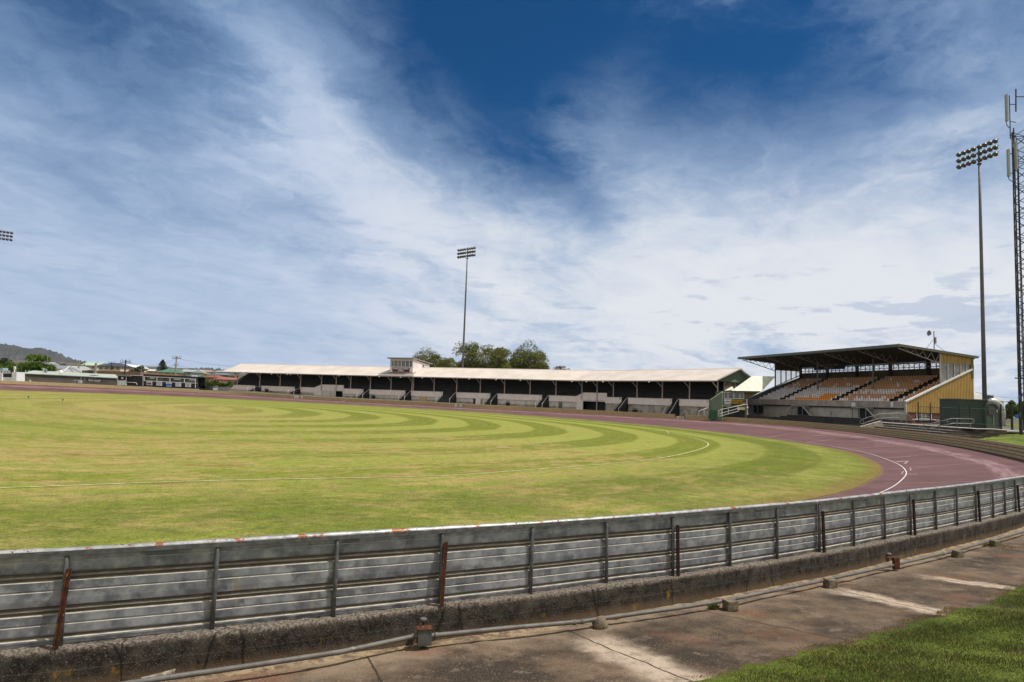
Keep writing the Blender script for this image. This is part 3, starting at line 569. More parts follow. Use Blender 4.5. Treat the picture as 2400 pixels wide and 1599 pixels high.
c = t.mix(t.ss(t.noise(P, 9, 7, .7), .35, .65), (.012, .010, .009), (.042, .036, .030)); c = t.mix(t.ss(t.noise(P, 2.2, 6, .6), .5, .68, 0, .6), c, (.07, .06, .05))
c = t.mix(t.ss(t.noise(P, 85, 4, .75), .54, .70, 0, .8), c, (.20, .175, .15))
c = t.mix(t.m('MULTIPLY', t.ss(t.m('ADD', pz_, t.m('MULTIPLY', t.m('SUBTRACT', t.noise(P, 14, 5, .6), .5), .06)), .196, .242), .85), c, t.mix(t.ss(t.noise(P, 40, 6, .7), .4, .62), (.06, .05, .042), (.235, .20, .165)))
c = t.mix(t.m('MULTIPLY', t.ss(t.noise(t.scalev(P, (1, 1, .6)), 5.5, 5, .6), .62, .72, 0, .8), t.ss(pz_, .18, .02)), c, (.19, .12, .015))
c = t.mix(t.ss(pz_, .05, -.05, 0, .6), c, (.11, .075, .045))
gp = t.m('ABSOLUTE', t.m('SUBTRACT', pz_, t.m('ADD', .085, t.m('MULTIPLY', t.m('SUBTRACT', t.noise(P, 1.2, 5, .6), .5), .05)))); c = t.mix(t.ss(gp, .004, .001, 0, .2), c, (.22, .19, .16))
vj = t.node('ShaderNodeTexVoronoi', feature='DISTANCE_TO_EDGE'); vj.inputs['Scale'].default_value = .6; t.put(vj.inputs['Vector'], t.vm('ADD', P, t.vm('SCALE', wpn.outputs['Color'], sc=.2)) if False else t.scalev(P, (1, 1, .2))); c = t.mix(t.ss(vj.outputs['Distance'], .006, .001, 0, .7), c, (.006, .005, .004))
t.put(b.inputs['Base Color'], c); b.inputs['Roughness'].default_value = .95; b.inputs['Specular IOR Level'].default_value = .1
bn = t.node('ShaderNodeBump'); bn.inputs['Strength'].default_value = 1.0; bn.inputs['Distance'].default_value = .012; t.put(bn.inputs['Height'], t.noise(P, 45, 6, .75)); t.l.new(bn.outputs[0], b.inputs['Normal'])
M['kerb'] = m
fastmesh('kerb_wall', np.array(KV), grid_faces(len(kx), len(prof)), M['kerb'], label='low black stained concrete kerb wall under the metal fence', cat='kerb wall')
# a pale broken lump wedged below the kerb and rubble patches beside the pipe
q = surf_hit(372, 1580, .04); lump = MB(); lump.box(q-np.array([0, 0, .02]), (.26, .10, .06), (tn[60][0], tn[60][1], .05)); lump.v = [(x+random.uniform(-.02, .02), y+random.uniform(-.02, .02), z+random.uniform(-.015, .01)) for x, y, z in lump.v]; o = lump.build('concrete_lump', mat('broken pale concrete', (.30, .26, .21), (.14, .11, .085), 22, rough=.95, bump=.8, bscale=60), label='pale broken piece of concrete against the kerb at lower left', cat='rubble')

# ------------------------------------------------------------------ near metal fence
T_ = thing('metal_fence', 'galvanised sheet metal fence with white rust flecked top rail on the kerb', 'fence', (0, 7.6, .25))
fp = [(-8.2, 4.03), (-7.05, 4.4), (-5.9, 4.86), (-4.75, 5.33)]+[(x, y) for x, y in Pn]+[(12.3, 16.4), (13.1, 17.12), (13.9, 17.9), (14.7, 18.7), (15.5, 19.5), (16.3, 20.35)]
fp = [np.array([x, y, .25]) for x, y in fp]; stakes = {4: 1, 7: 1, 10: 1, 13: 1, 16: 1, 19: 1, 22: 1, 25: 1}
leans = [random.uniform(-.012, .012) for _ in fp]; FH = .75
def fnorm(i):
    a = fp[max(i-1, 0)]; b_ = fp[min(i+1, len(fp)-1)]; d = (b_-a)[:2]; d = d/np.linalg.norm(d); return np.array([d[0], d[1], 0]), np.array([d[1], -d[0], 0])
mod = [(.27, 0), (.262, -.002), (.252, -.002), (.245, -.034), (.222, -.034), (.214, -.010), (.206, -.012), (.200, -.034), (.184, -.034), (.176, .0), (.112, .0), (.108, -.006), (.100, -.006), (.094, .002), (.03, .002)]
prof = [(.745, 0), (.69, 0), (.686, -.005), (.678, -.005), (.672, .001), (.60, .001)]
for k, base in ((0, .335), (1, .065)): prof += [(base+z_, o_) for z_, o_ in mod[2:]]
prof += [(.085, 0), (.078, -.018), (.06, -.018), (.05, .006), (.035, .006), (.028, -.006), (.004, -.006)]
prof.sort(key=lambda p: -p[0])
for i in range(len(fp)-1):
    a, b_ = fp[i], fp[i+1]; d = (b_-a); Ld = np.linalg.norm(d); d = d/Ld; n_ = np.array([d[1], -d[0], 0]); pm = MB(); K_ = 9; dent = random.uniform(-.006, .008); ph = random.uniform(0, 6)
    for k in range(K_):
        tt = k/(K_-1); ba = a+(b_-a)*tt-n_*.012; wv = .004*math.sin(ph+tt*5)
        for z_, o_ in prof: pm.v.append(tuple(ba+n_*(o_+wv+dent*math.sin(tt*math.pi)*math.sin(z_*5))+np.array([0, 0, z_])))
    npf = len(prof)
    for k in range(K_-1):
        for j in range(npf-1): q0 = k*npf+j; pm.f.append((q0, q0+1, q0+npf+1, q0+npf)); dz_ = prof[j][0]-prof[j+1][0]; do_ = prof[j+1][1]-prof[j][1]; pm.mi.append(2 if (do_ > .003 and dz_ < .012) else (1 if max(prof[j][1], prof[j+1][1]) < -.005 and min(prof[j][1], prof[j+1][1]) < -.009 else 0))  # recess faces get painted shade, upward lips painted sunlight, the rest plain sheet
    pm.build('panel', [M['galv'], M['recess_shade'], M['lip_light']], T_)
for i, p in enumerate(fp):
    tx, n_ = fnorm(i); r_ = MB(); top = p+tx*leans[i]+n_*.012+np.array([0, 0, .735]); r_.tube([p+n_*.016+np.array([0, 0, -.01]), p+n_*.016+tx*leans[i]*.5+np.array([0, 0, .4]), top-np.array([0, 0, .05]), top], [.0205, .0205, .019, .012], 10); r_.build('post', M['fpost'], T_, smooth=True)
    if i in stakes:
        s_ = MB(); off = .075 if i in (4, 7) else .05; ba = p+n_*(off+.02)-tx*(.03 if i < 8 else -.018); tp = p+n_*.045+tx*(.012 if i < 8 else .022)+np.array([0, 0, .62+random.uniform(-.02, .02)])
        s_.beam(ba, tp, .042, .007); dd_ = tp-ba; e_ = n_*.014+tx*.017; s_.beam(ba+tx*.017+n_*.013, tp+tx*.017+n_*.013, .006, .03); s_.build('stake', M['rust'] if i < 9 else M['rustdark'], T_)
rl = MB(); cs = [(-.022, .745), (-.03, .768), (-.022, .785), (.0, .792), (.024, .786), (.034, .768), (.034, .752), (.02, .745)]; RV = []; rr_ = np.random.default_rng(5); step = []
for i in range(len(fp)-1):
    for k in range(10): step.append((i+k/10.0))
for u_ in step:
    i = int(u_); f_ = u_-i; p = fp[i]*(1-f_)+fp[i+1]*f_; tx, n_ = fnorm(i); tx2, n2_ = fnorm(i+1); n_ = n_*(1-f_)+n2_*f_
    for o_, z_ in cs: RV.append(p+n_*(o_+.0015*rr_.standard_normal())+np.array([0, 0, z_+.0012*rr_.standard_normal()+.004*math.sin(u_*1.3)]))
fastmesh('top_rail', np.array(RV), np.concatenate([grid_faces(len(step), len(cs)), np.stack([np.arange(len(step)-1)*8+7, (np.arange(len(step)-1)+1)*8+7, (np.arange(len(step)-1)+1)*8, np.arange(len(step)-1)*8], 1)]), M['rail'], parent=T_)

fl_ = MB()
for i in range(len(fp)-1):
    _, na = fnorm(i); _, nb2 = fnorm(i+1); A0, A1 = fp[i], fp[i+1]; fl_.hexa([A0+na*.034+np.array([0, 0, .728]), A1+nb2*.034+np.array([0, 0, .728]), A1+nb2*.026+np.array([0, 0, .728]), A0+na*.026+np.array([0, 0, .728])], [A0+na*.036+np.array([0, 0, .768]), A1+nb2*.036+np.array([0, 0, .768]), A1+nb2*.026+np.array([0, 0, .768]), A0+na*.026+np.array([0, 0, .768])])
fl_.build('rail_lip', M['fpost'], T_)
# ------------------------------------------------------------------ pipe along the kerb
pp = [surf_hit(x, y, .12 if x < 1200 else .09) for x, y in [(120, 1632), (340, 1596), (578, 1562), (800, 1528), (963, 1493), (1024, 1489), (1180, 1473), (1357, 1457.6), (1600, 1423.6), (1694, 1409), (1925, 1361.6), (2090, 1325), (2223, 1295), (2400, 1246), (2560, 1200)]]
T_ = thing('water_pipe', 'long weathered grey pipe running beside the kerb over the apron', 'pipe', pp[5])
q = MB(); q.tube(pp, .0235, 12); q.build('pipe_run', M['pipe'], T_, smooth=True)
def along(px, py): return surf_hit(px, py, .12 if px < 1200 else .09)
for x_, y_ in [(968, 1492), (1022, 1489.4), (1345, 1458.8), (1364, 1456.8), (2210, 1298), (2085, 1326)]:
    c_ = along(x_, y_); i = min(range(len(pp)), key=lambda k: np.linalg.norm(pp[k]-c_)); d = pp[min(i+1, len(pp)-1)]-pp[max(i-1, 0)]; d /= np.linalg.norm(d); q = MB(); q.tube([c_-d*.018, c_-d*.016, c_+d*.016, c_+d*.018], [.024, .03, .03, .024], 12); q.build('coupling', M['pipe'], T_, smooth=True)
T_ = thing('junction_box', 'grey square metal box with rusty lid and round cap on the pipe', 'valve box', along(994, 1500))
c_ = along(994, 1491)+np.array([0, 0, .0]); d = pp[5]-pp[4]; d[2] = 0; d /= np.linalg.norm(d); nn_ = np.array([d[1], -d[0], 0])
q = MB(); q.box(c_, (.135, .12, .15), d); q.build('box', M['boxmetal'], T_); q = MB(); q.box(c_+np.array([0, 0, .079]), (.15, .135, .006), d); q.build('lid', M['rust'], T_)
q = MB(); cc = c_-nn_*.1+np.array([0, 0, .11]); q.lathe(cc, [(-.22, .012), (0, .012), (.0, .034), (.028, .036), (.033, .03)], n=14); q.build('round_cap', M['pipe'], T_, smooth=True)
T_ = thing('rusty_bracket', 'rusty steel bracket post with small disc cap holding the pipe', 'bracket', along(2097, 1322))
c_ = along(2100, 1324); q = MB(); q.box(c_+np.array([.0, 0, .02]), (.10, .05, .17), d); q.box(c_+np.array([-.05, .03, .105]), (.2, .06, .01), d); q.build('bracket_plate', M['rust'], T_)
q = MB(); q.lathe(along(2082, 1304)+np.array([0, 0, .02]), [(-.16, .01), (0, .01), (0, .045), (.03, .048), (.035, .04)], n=14); q.build('disc_cap', M['pipe'], T_, smooth=True)
for i, (x_, y_, lab) in enumerate([(1712, 1412, 'square mossy concrete block under the pipe nearest the rounded lump'), (1946, 1362, 'mossy concrete block under the pipe just left of the rusty bracket'), (2244, 1294, 'small concrete block under the pipe just right of the rusty bracket'), (2332, 1270, 'farthest small concrete block holding the pipe beside a dry grass heap')]):
    c_ = along(x_, y_)-np.array([0, 0, .03]); q = MB(); q.box(c_, (.15, .13, .12), d); o = q.build('support_block', M['blockc'], label=lab, cat='concrete block', group='concrete blocks under the pipe')
    bm_ = o.modifiers.new('b', 'BEVEL'); bm_.width = .012; bm_.segments = 2
c_ = along(1407, 1452)-np.array([0, 0, .02]); q = MB(); q.lathe(c_, [(-.09, .075), (-.03, .085), (.02, .07), (.05, .035)], n=14)
q.v = [(x+.008*math.sin(60*y+40*z), y+.008*math.sin(50*x), z+.006*math.sin(70*x)) for x, y, z in q.v]; q.build('concrete_lump', M['blockc'], smooth=True, label='rounded lump of mortar wrapped over the pipe', cat='rubble')
def tuft(name, px, py, r, n, h, label, mi, flat=False):
    c_ = surf_hit(px, py); V = []; Fc = []
    for k in range(n):
        a = random.uniform(0, 6.28); rr = r*math.sqrt(random.random()); x = c_[0]+rr*math.cos(a); y = c_[1]+rr*math.sin(a)*.8; z = c_[2]; b2 = random.uniform(0, 6.28); hh = h*random.uniform(.4, 1); l_ = hh*(1.2 if flat else .5)
        V += [(x-.003*math.sin(b2), y+.003*math.cos(b2), z-.01), (x+.003*math.sin(b2), y-.003*math.cos(b2), z-.01), (x+l_*math.cos(b2)*.5, y+l_*math.sin(b2)*.5, z+hh*.7*(.4 if flat else 1)), (x+l_*math.cos(b2), y+l_*math.sin(b2), z+hh*(.3 if flat else 1))]; Fc.append([4*k, 4*k+1, 4*k+2, 4*k+3])
    fastmesh(name, np.array(V), np.array(Fc), bl[mi], label=label, cat='grass tuft')
tuft('dry_grass_heap', 2340, 1281, .28, 1400, .05, 'heap of dry straw coloured clippings beside the pipe at right', 2, True)
tuft('grass_tuft', 1672, 1427, .07, 240, .07, 'small green grass tuft growing left of the square mossy block', 0)
tuft('weed_tuft', 1440, 1452, .06, 120, .04, 'small dry weed tuft right of the rounded mortar lump', 2)

# ================================================================== timber perimeter fence (far side)
TP = Pd.copy(); a0 = np.array([proj(p)[0] if p[1] > 1 else -9e3 for p in TP])
ttn = np.roll(TP, -1, 0)-np.roll(TP, 1, 0); tno = np.stack([ttn[:, 1], -ttn[:, 0], 0*ttn[:, 0]], 1); tno /= np.linalg.norm(tno, axis=1)[:, None]
ordr = np.array([i for i in range(len(TP)) if (TP[i, 1] > 29)])
ordr = ordr[np.argsort([math.atan2(TP[i, 1]-C0[1], TP[i, 0]-C0[0]) for i in ordr])]
def fh(X): return .58+.22*float(sst(-60, 25, X))
def timber(x0, x1, label, setback=0.0):
    idx = [i for i in ordr if x0 <= a0[i] <= x1 and not (a0[i] > 2400 and TP[i, 1] > 60) ] if x1 < 2390 else [i for i in ordr if (a0[i] >= x0 or (TP[i, 1] < 60 and TP[i, 0] > 20)) and TP[i, 0] > 15]
    if len(idx) < 2: return
    T = thing('timber_fence', label, 'fence', TP[idx[0]], 'weathered board fence sections round the oval'); q = MB(); nb_ = 4
    for k in range(nb_):
        for a, b_ in zip(idx[:-1], idx[1:]):
            P0 = TP[a]+tno[a]*setback; P1 = TP[b_]+tno[b_]*setback; h0, h1 = fh(P0[0]), fh(P1[0]); g_ = .012; th_ = .05; jj = (k % 2)*.006
            def c_(p, n_, h_, o_, zz): return p+n_*(o_)+np.array([0, 0, zz*h_])
            z0, z1 = k/nb_+.026, (k+1)/nb_-.026
            lo = [c_(P0, tno[a], h0, jj, z0), c_(P1, tno[b_], h1, jj, z0), c_(P1, tno[b_], h1, th_+jj, z0), c_(P0, tno[a], h0, th_+jj, z0)]
            hi = [c_(P0, tno[a], h0, jj, z1), c_(P1, tno[b_], h1, jj, z1), c_(P1, tno[b_], h1, th_+jj, z1), c_(P0, tno[a], h0, th_+jj, z1)]
            q.hexa(lo, hi)
    q.build('boards', M['timber'], T); q = MB()
    for a, b_ in zip(idx[:-1], idx[1:]): P0 = TP[a]+tno[a]*(setback+.03); P1 = TP[b_]+tno[b_]*(setback+.03); e_ = np.array([0, 0, .03]); q.hexa([P0-e_*3, P1-e_*3, P1+tno[b_]*.03-e_*3, P0+tno[a]*.03-e_*3], [P0+np.array([0, 0, fh(P0[0])*.97]), P1+np.array([0, 0, fh(P1[0])*.97]), P1+tno[b_]*.03+np.array([0, 0, fh(P1[0])*.97]), P0+tno[a]*.03+np.array([0, 0, fh(P0[0])*.97])])
    q.build('backing_board', M['black'], T)
    acc = 0; last = TP[idx[0]]; cnt = 0
    for a in idx:
        acc += np.linalg.norm(TP[a]-last); last = TP[a]
        if acc > 4.8 or a == idx[0] or a == idx[-1]:
            acc = 0; cnt += 1
            if cnt > 60: break
            p = TP[a]+tno[a]*(setback+.12); h_ = fh(p[0]); q = MB(); q.box(p+np.array([0, 0, h_/2-.1]), (.1, .1, h_+.16), (ttn[a][0], ttn[a][1], 0)); q.build('fence_post', M['timber'], T)
timber(-200, 691, 'long timber board fence from the left edge to the low end of the long stand')
timber(694, 705, 'short set back piece of timber board fence in the narrow gap', .15)
timber(708, 1067, 'timber board fence under the commentary box half of the long stand')
timber(1070, 1079, 'short set back piece of timber board fence in the second gap', .15)
timber(1082, 1581, 'timber board fence before the right half of the long stand')
timber(1603, 2700, 'timber board fence curving round below the seated stand to the right edge')
def gpt(px, lift=0.0, out=0.0):
    i = min([j for j in ordr if TP[j, 1] > 30], key=lambda j: abs(a0[j]-px)+(0 if TP[j, 1] > 60 or px > 2300 else 50)); return TP[i]+tno[i]*out+np.array([0, 0, lift]), ttn[i]/np.linalg.norm(ttn[i])
M['cream'] = mat('cream paint', (.50, .42, .22), rough=.6)
for px, mt, lab in [(1587.5, 'cream', 'cream striped marker box closing the fence gap on its left'), (1597, 'stone', 'black topped grey marker box closing the fence gap on its right')]:
    p, d = gpt(px); T = thing('marker_box', lab, 'marker', p, 'marker boxes in the fence gap'); q = MB(); q.box(p+np.array([0, 0, .12]), (.62, .3, .22), d); q.box(p+np.array([0, 0, .38]), (.62, .3, .22), d); q.build('box_block', M[mt], T); q = MB(); q.box(p+np.array([0, 0, .25]), (.6, .28, .03), d); q.box(p+np.array([0, 0, .52]), (.62, .3, .05), d); q.build('dark_band', M['black'], T)

# ================================================================== long covered stand
N = [np.array(p, float) for p in [(-77.6, 189.5), (-50.2, 180.6), (-42.6, 178), (15.7, 154.2), (21.9, 147.2), (38.2, 126)]]
sd_ = [(N[i+1]-N[i])/np.linalg.norm(N[i+1]-N[i]) for i in range(5)]; sn_ = [np.array([-d[1], d[0]]) for d in sd_]    # back normal
nn2 = [sn_[0]]+[(sn_[i]+sn_[i+1])/(1+sn_[i]@sn_[i+1]) for i in range(4)]+[sn_[4]]
Lc = [0]+list(np.cumsum([np.linalg.norm(N[i+1]-N[i]) for i in range(5)]))
def fp2(s, o, z):
    """point of the stand: s metres along the front, o metres back from the post line, z absolute height"""
    i = min(4, max(0, int(np.searchsorted(Lc, s, side='right')-1))); t_ = (s-Lc[i])/(Lc[i+1]-Lc[i]); p = N[i]*(1-t_)+N[i+1]*t_; n_ = nn2[i]*(1-t_)+nn2[i+1]*t_; q = p+n_*o; return np.array([q[0], q[1], z])
def spx(px):
    """distance along the front of the photo column px"""
    lo, hi = 0, Lc[5]
    for _ in range(40):
        m_ = (lo+hi)/2
        if proj(fp2(m_, 0, 3))[0] < px: lo = m_
        else: hi = m_
    return lo
def gstand(s, o=-1.5): p = fp2(s, o, 0); return gz(p[0], p[1])
LS = thing('grandstand', 'long low covered stand with pinkish roof and dark open seating behind grey balcony panels', 'grandstand', fp2(60, 4, .8))
def strip(o0, z0, o1, z1, s_a, s_b, mb, th=.06, brk=None, m_=0):
    cuts = sorted({s_a, s_b} | {c for c in Lc[1:-1] if s_a < c < s_b})
    for a, b_ in zip(cuts[:-1], cuts[1:]):
        zz = lambda v, s: v(s) if callable(v) else v
        A = [fp2(a, o0, zz(z0, a)), fp2(b_, o0, zz(z0, b_)), fp2(b_, o1, zz(z1, b_)), fp2(a, o1, zz(z1, a))]
        if abs(o1-o0) < .02:  # vertical: give thickness backwards
            A2 = [p+np.append(sn_[2]*th, 0) for p in A]; mb.hexa([A[0], A[1], A2[1], A2[0]], [A[3], A[2], A2[2], A2[3]], m_)
        else: mb.hexa([p-np.array([0, 0, th]) for p in A], A, m_)
EO, EZ, RO, RZ, BO, BZ = -2.0, 7.12, 5.7, 9.75, 9.3, 8.08; LT = Lc[5]
def roof_z(o): return EZ+(RZ-EZ)*(o-EO)/(RO-EO) if o < RO else RZ+(BZ-RZ)*(o-RO)/(BO-RO)
q = MB(); strip(EO, EZ, RO, RZ, -1.2, LT+1.0, q, .05); strip(RO, RZ, BO, BZ, -1.2, LT+1.0, q, .05); rf = q.build('roof', M['cream_roof'], LS)
q = MB(); strip(RO-.25, RZ-.03, RO, RZ+.06, -1.2, LT+1, q, .03); strip(RO, RZ+.06, RO+.25, RZ-.03, -1.2, LT+1, q, .03)
for k in range(1, 24): 
    s = LT*k/24+random.uniform(-.6, .6); q.beam(fp2(s, EO+.05, EZ+.02), fp2(s, RO, RZ+.02), .07, .025)
q.build('ridge_cap', M['cream_roof'], rf)
q = MB(); strip(EO-.12, EZ-.22, EO-.12, EZ-.01, -1.2, LT+1, q, .14); q.build('gutter', M['gutter'], rf)
# gable ends
M['bargew'] = mat('pale barge board', (.45, .43, .38), rough=.6)
for s, lab in ((LT+.25, 1), (-.4, 0)):
    q = MB(); f0 = [fp2(s, EO+.3, EZ-.02), fp2(s, BO-.2, EZ-.02), fp2(s, BO-.2, BZ-.1), fp2(s, RO, RZ-.12)]; q.hexa([p for p in f0], [p+np.append(sd_[4]*.1, 0) for p in f0]); q.build('gable_wall', M['green'], LS)
    q = MB(); s2 = LT+1.02 if lab else -1.22; q.beam(fp2(s2, EO-.1, EZ-.06), fp2(s2, RO, RZ-.04), .06, .24); q.beam(fp2(s2, RO, RZ-.04), fp2(s2, BO+.2, BZ-.12), .06, .24); q.build('barge_board', M['bargew'], LS)
q = MB(); f0 = [fp2(LT, .35, 3.0), fp2(LT, 9.0, 3.0), fp2(LT, 9.0, 7.05), fp2(LT, 3.0, 7.05)]
q.hexa([fp2(LT, 1.8, 1), fp2(LT, 9, 1), fp2(LT+.06, 9, 1), fp2(LT+.06, 1.8, 1)], [fp2(LT, 1.8, 7.1), fp2(LT, 9, 7.1), fp2(LT+.06, 9, 7.1), fp2(LT+.06, 1.8, 7.1)]); q.build('end_wall', M['brownpanel'], LS)
q = MB()
for o in (1.8, 3.6, 5.4, 7.2, 9): q.beam(fp2(LT+.1, o, 1.5), fp2(LT+.1, o, 7.1), .07, .07)
q.build('wall_battens', M['post'], LS)
q = MB(); q.hexa([fp2(-.1, .3, .8), fp2(.1, .3, .8), fp2(.1, 8.6, .8), fp2(-.1, 8.6, .8)], [fp2(-.1, .3, 4.0), fp2(.1, .3, 4.0), fp2(.1, 8.6, 7.6), fp2(-.1, 8.6, 7.6)]); q.build('end_wall', M['block'], LS)
# rear wall, ceiling lining, floor mass and benches
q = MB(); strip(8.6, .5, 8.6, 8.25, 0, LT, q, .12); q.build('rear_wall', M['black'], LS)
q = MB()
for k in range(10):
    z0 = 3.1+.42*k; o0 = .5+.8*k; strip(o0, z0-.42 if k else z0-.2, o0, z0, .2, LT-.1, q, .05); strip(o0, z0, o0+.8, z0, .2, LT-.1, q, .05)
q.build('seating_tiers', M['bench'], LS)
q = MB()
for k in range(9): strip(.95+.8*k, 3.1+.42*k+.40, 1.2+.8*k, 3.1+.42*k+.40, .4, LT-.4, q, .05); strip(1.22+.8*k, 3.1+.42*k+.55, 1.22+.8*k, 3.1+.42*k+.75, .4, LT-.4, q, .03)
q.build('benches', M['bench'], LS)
# posts with braces
pxs = [555.7, 608, 655.6, 703.5, 752.5, 786.9, 821, 867.2, 915.6, 964.8, 1016.5, 1069.6, 1124.9, 1181.8, 1241.8, 1302.4, 1363.2, 1398.8, 1437, 1492.5, 1551.9, 1615.6, 1682.3]
for x_ in pxs:
    s = spx(x_); T = MB(); zb = 2.9
    if x_ in (1398.8,): zb = gstand(s)-.1
    T.beam(fp2(s, 0, zb), fp2(s, 0, 7.55), .2, .2); T.beam(fp2(s, 0, 5.75), fp2(s, EO+.15, EZ-.12), .12, .16); T.beam(fp2(s, EO+.1, EZ-.13), fp2(s, 0, 7.5), .1, .14); T.build('roof_post', M['post'], LS)
s = spx(967.5); q = MB(); q.beam(fp2(s, .1, 2.9), fp2(s, .1, 7.6), .2, .2); q.build('roof_post', M['post'], LS)
# balcony panels, lower walls
pan = [(543.5, 598), (614, 692), (706, 740), (804.5, 853), (867, 951), (965, 1039), (1071, 1150.5), (1167.7, 1271.7), (1288, 1352.6), (1420.4, 1459), (1474, 1577), (1594, 1664.6)]
for i, (a, b_) in enumerate(pan):
    sa, sb = spx(a), spx(b_); q = MB(); strip(-.3, 2.28, -.3, 3.64, sa, sb, q, .1); bp = q.build('balcony_panel', M['mauve'], LS)
    q = MB(); strip(-.36, 3.62, -.14, 3.62, sa, sb, q, .05)
    q.build('coping', M['post'], bp)
    q = MB(); zb = min(gstand(sa), gstand(sb))-.5; strip(-.12, zb, -.12, 2.30, sa, sb, q, .14); lw = q.build('lower_wall', M['block'] if a < 1400 else M['oldconc'], LS)
    q = MB(); strip(-.2, zb, -.2, gstand(sa)+.45, sa, sb, q, .06); q.build('plinth', M['oldconc'], lw)
    if i not in (0,):
        for sgn, cx in ((1, sa+.35), (-1, sb-.35)):
            if i in (2, 8) and sgn < 0: continue
            q = MB(); q.box(fp2(cx, -.36, 3.3), (.42, .03, .5), np.append(sd_[2], 0)); q.build('small_sign', M['glazing'] if sgn < 0 else M['white'], LS)
# stairs and handrails in the gaps
gaps = [(598, 614), (692, 706), (853, 867), (951, 965), (1039, 1071), (1150.5, 1167.7), (1271.7, 1288), (1459, 1474), (1577, 1594)]
for a, b_ in gaps:
    sa, sb = spx(a), spx(b_); zb = gstand(sa, -3)-.1; n_ = 9; q = MB(); ln = 3.0
    for k in range(n_):
        z1_ = 2.95-(2.95-zb)*(k)/n_; o1 = -.1-ln*k/n_; q.hexa([fp2(sa+.15, o1-ln/n_, zb-.2), fp2(sb-.15, o1-ln/n_, zb-.2), fp2(sb-.15, o1, zb-.2), fp2(sa+.15, o1, zb-.2)], [fp2(sa+.15, o1-ln/n_, z1_), fp2(sb-.15, o1-ln/n_, z1_), fp2(sb-.15, o1, z1_), fp2(sa+.15, o1, z1_)])
    st = q.build('stairs', M['bench'], LS)
    for s in (sa+.02, sb-.02):
        q = MB(); q.tube([fp2(s, -.25, 3.65), fp2(s, -.9, 3.35), fp2(s, -2.6, zb+1.35), fp2(s, -3.1, zb+1.0), fp2(s, -3.1, zb)], .045, 6); q.build('handrail', M['white'], st)
# raised portals over the entries
for k, (a, b_, dr) in enumerate([(752, 804, (786, 803.5)), (1366, 1421, (1367, 1420))]):
    sa, sb = spx(a), spx(b_); q = MB(); strip(.15, 2.9, .15, 4.48, sa, sb, q, .12); pt = q.build('raised_panel', M['mauve'], LS); d0, d1 = spx(dr[0]), spx(dr[1])
    q = MB(); zb = gstand(sa)-.5
    if k == 0:
        strip(.22, zb, .22, 2.92, sa, d0, q, .12)
    else: strip(.22, 2.55, .22, 2.92, sa, sb, q, .12)
    q.build('lower_wall', M['block'], LS)
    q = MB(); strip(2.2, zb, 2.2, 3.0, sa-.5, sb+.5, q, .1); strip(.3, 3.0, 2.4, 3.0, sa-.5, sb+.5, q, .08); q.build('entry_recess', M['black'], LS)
    q = MB(); s0_ = spx(738 if k == 0 else 1352.6)
    A = [fp2(s0_, -.3, 3.64), fp2(sa, .15, 4.48), fp2(sa, .15, zb), fp2(s0_, -.3, zb)]; n3_ = np.append(sn_[2]*.12, 0); q.hexa([A[3], A[2], A[2]+n3_, A[3]+n3_], [A[0], A[1], A[1]+n3_, A[0]+n3_]); q.build('sloping_wing', M['mauve'], LS)
# doors and openings
for a, b_, z1_, mt, nm in [(983, 1001, 2.5, 'timberdoor', 'hatch'), (1111, 1116, 2.3, 'black', 'doorway'), (1116.5, 1128, 2.3, 'mauve', 'door_surround'), (1311, 1319, 2.0, 'glass', 'window'), (586, 588, 1, 'black', 'vent')]:
    if mt == 'timberdoor': M[mt] = mat('raw plywood', (.46, .33, .19), (.40, .28, .16), 2, rough=.8)
    sa, sb = spx(a), spx(b_); q = MB(); strip(-.27, gstand(sa)-.1, -.27, gstand(sa)+(z1_-.35), sa, sb, q, .1); q.build(nm, M[mt], LS)
# commentary box on the roof
CB = MB(); ca, cb_ = spx(909.6), spx(962.8)
def cbp(f_, o, z): return fp2(ca+(cb_-ca)*f_, o, z)
def cbox(q, f0, f1, o0, o1, z0, z1, z2=None):
    z2 = z1 if z2 is None else z2; q.hexa([cbp(f0, o0, z0), cbp(f1, o0, z0), cbp(f1, o1, z0), cbp(f0, o1, z0)], [cbp(f0, o0, z1), cbp(f1, o0, z1), cbp(f1, o1, z2), cbp(f0, o1, z2)])
cbox(CB, 0, 1, .35, 8.2, 8.15, 9.5); cbox(CB, 0, 1, 2.2, 8.2, 9.5, 11.2, 10.6); cbox(CB, 0, 1, .35, 2.2, 11.12, 11.55, 11.4)
for f0, f1 in ((0, .02), (.98, 1)): cbox(CB, f0, f1, .35, 2.2, 9.5, 11.2)
bx = CB.build('commentary_box', M['mauve'], LS)
q = MB(); q.hexa([cbp(-.1, -.35, 11.62), cbp(1.06, -.35, 11.62), cbp(1.06, 9.0, 10.75), cbp(-.1, 9.0, 10.75)], [cbp(-.1, -.35, 11.85), cbp(1.06, -.35, 11.85), cbp(1.06, 9.0, 10.98), cbp(-.1, 9.0, 10.98)]); q.build('box_roof', M['gutter'], bx)
q = MB(); cbox(q, .02, .98, .5, .56, 9.5, 11.12); q.build('box_window', M['curtain'], bx)
q = MB()
for f_ in (.0, .055, .16, .33, .485, .665, .84, .97): cbox(q, f_, f_+.022, .30, .42, 9.5, 11.15)
cbox(q, 0, 1, .28, .42, 9.42, 9.56); cbox(q, 0, 1, .3, .42, 11.1, 11.2); 
for o in (.4, 1.2, 2.1): q.hexa([cbp(1.0, o, 9.5), cbp(1.012, o, 9.5), cbp(1.012, o+.12, 9.5), cbp(1.0, o+.12, 9.5)], [cbp(1.0, o, 11.1), cbp(1.012, o, 11.1), cbp(1.012, o+.12, 11.1), cbp(1.0, o+.12, 11.1)])
q.build('window_frame', M['white'], bx)
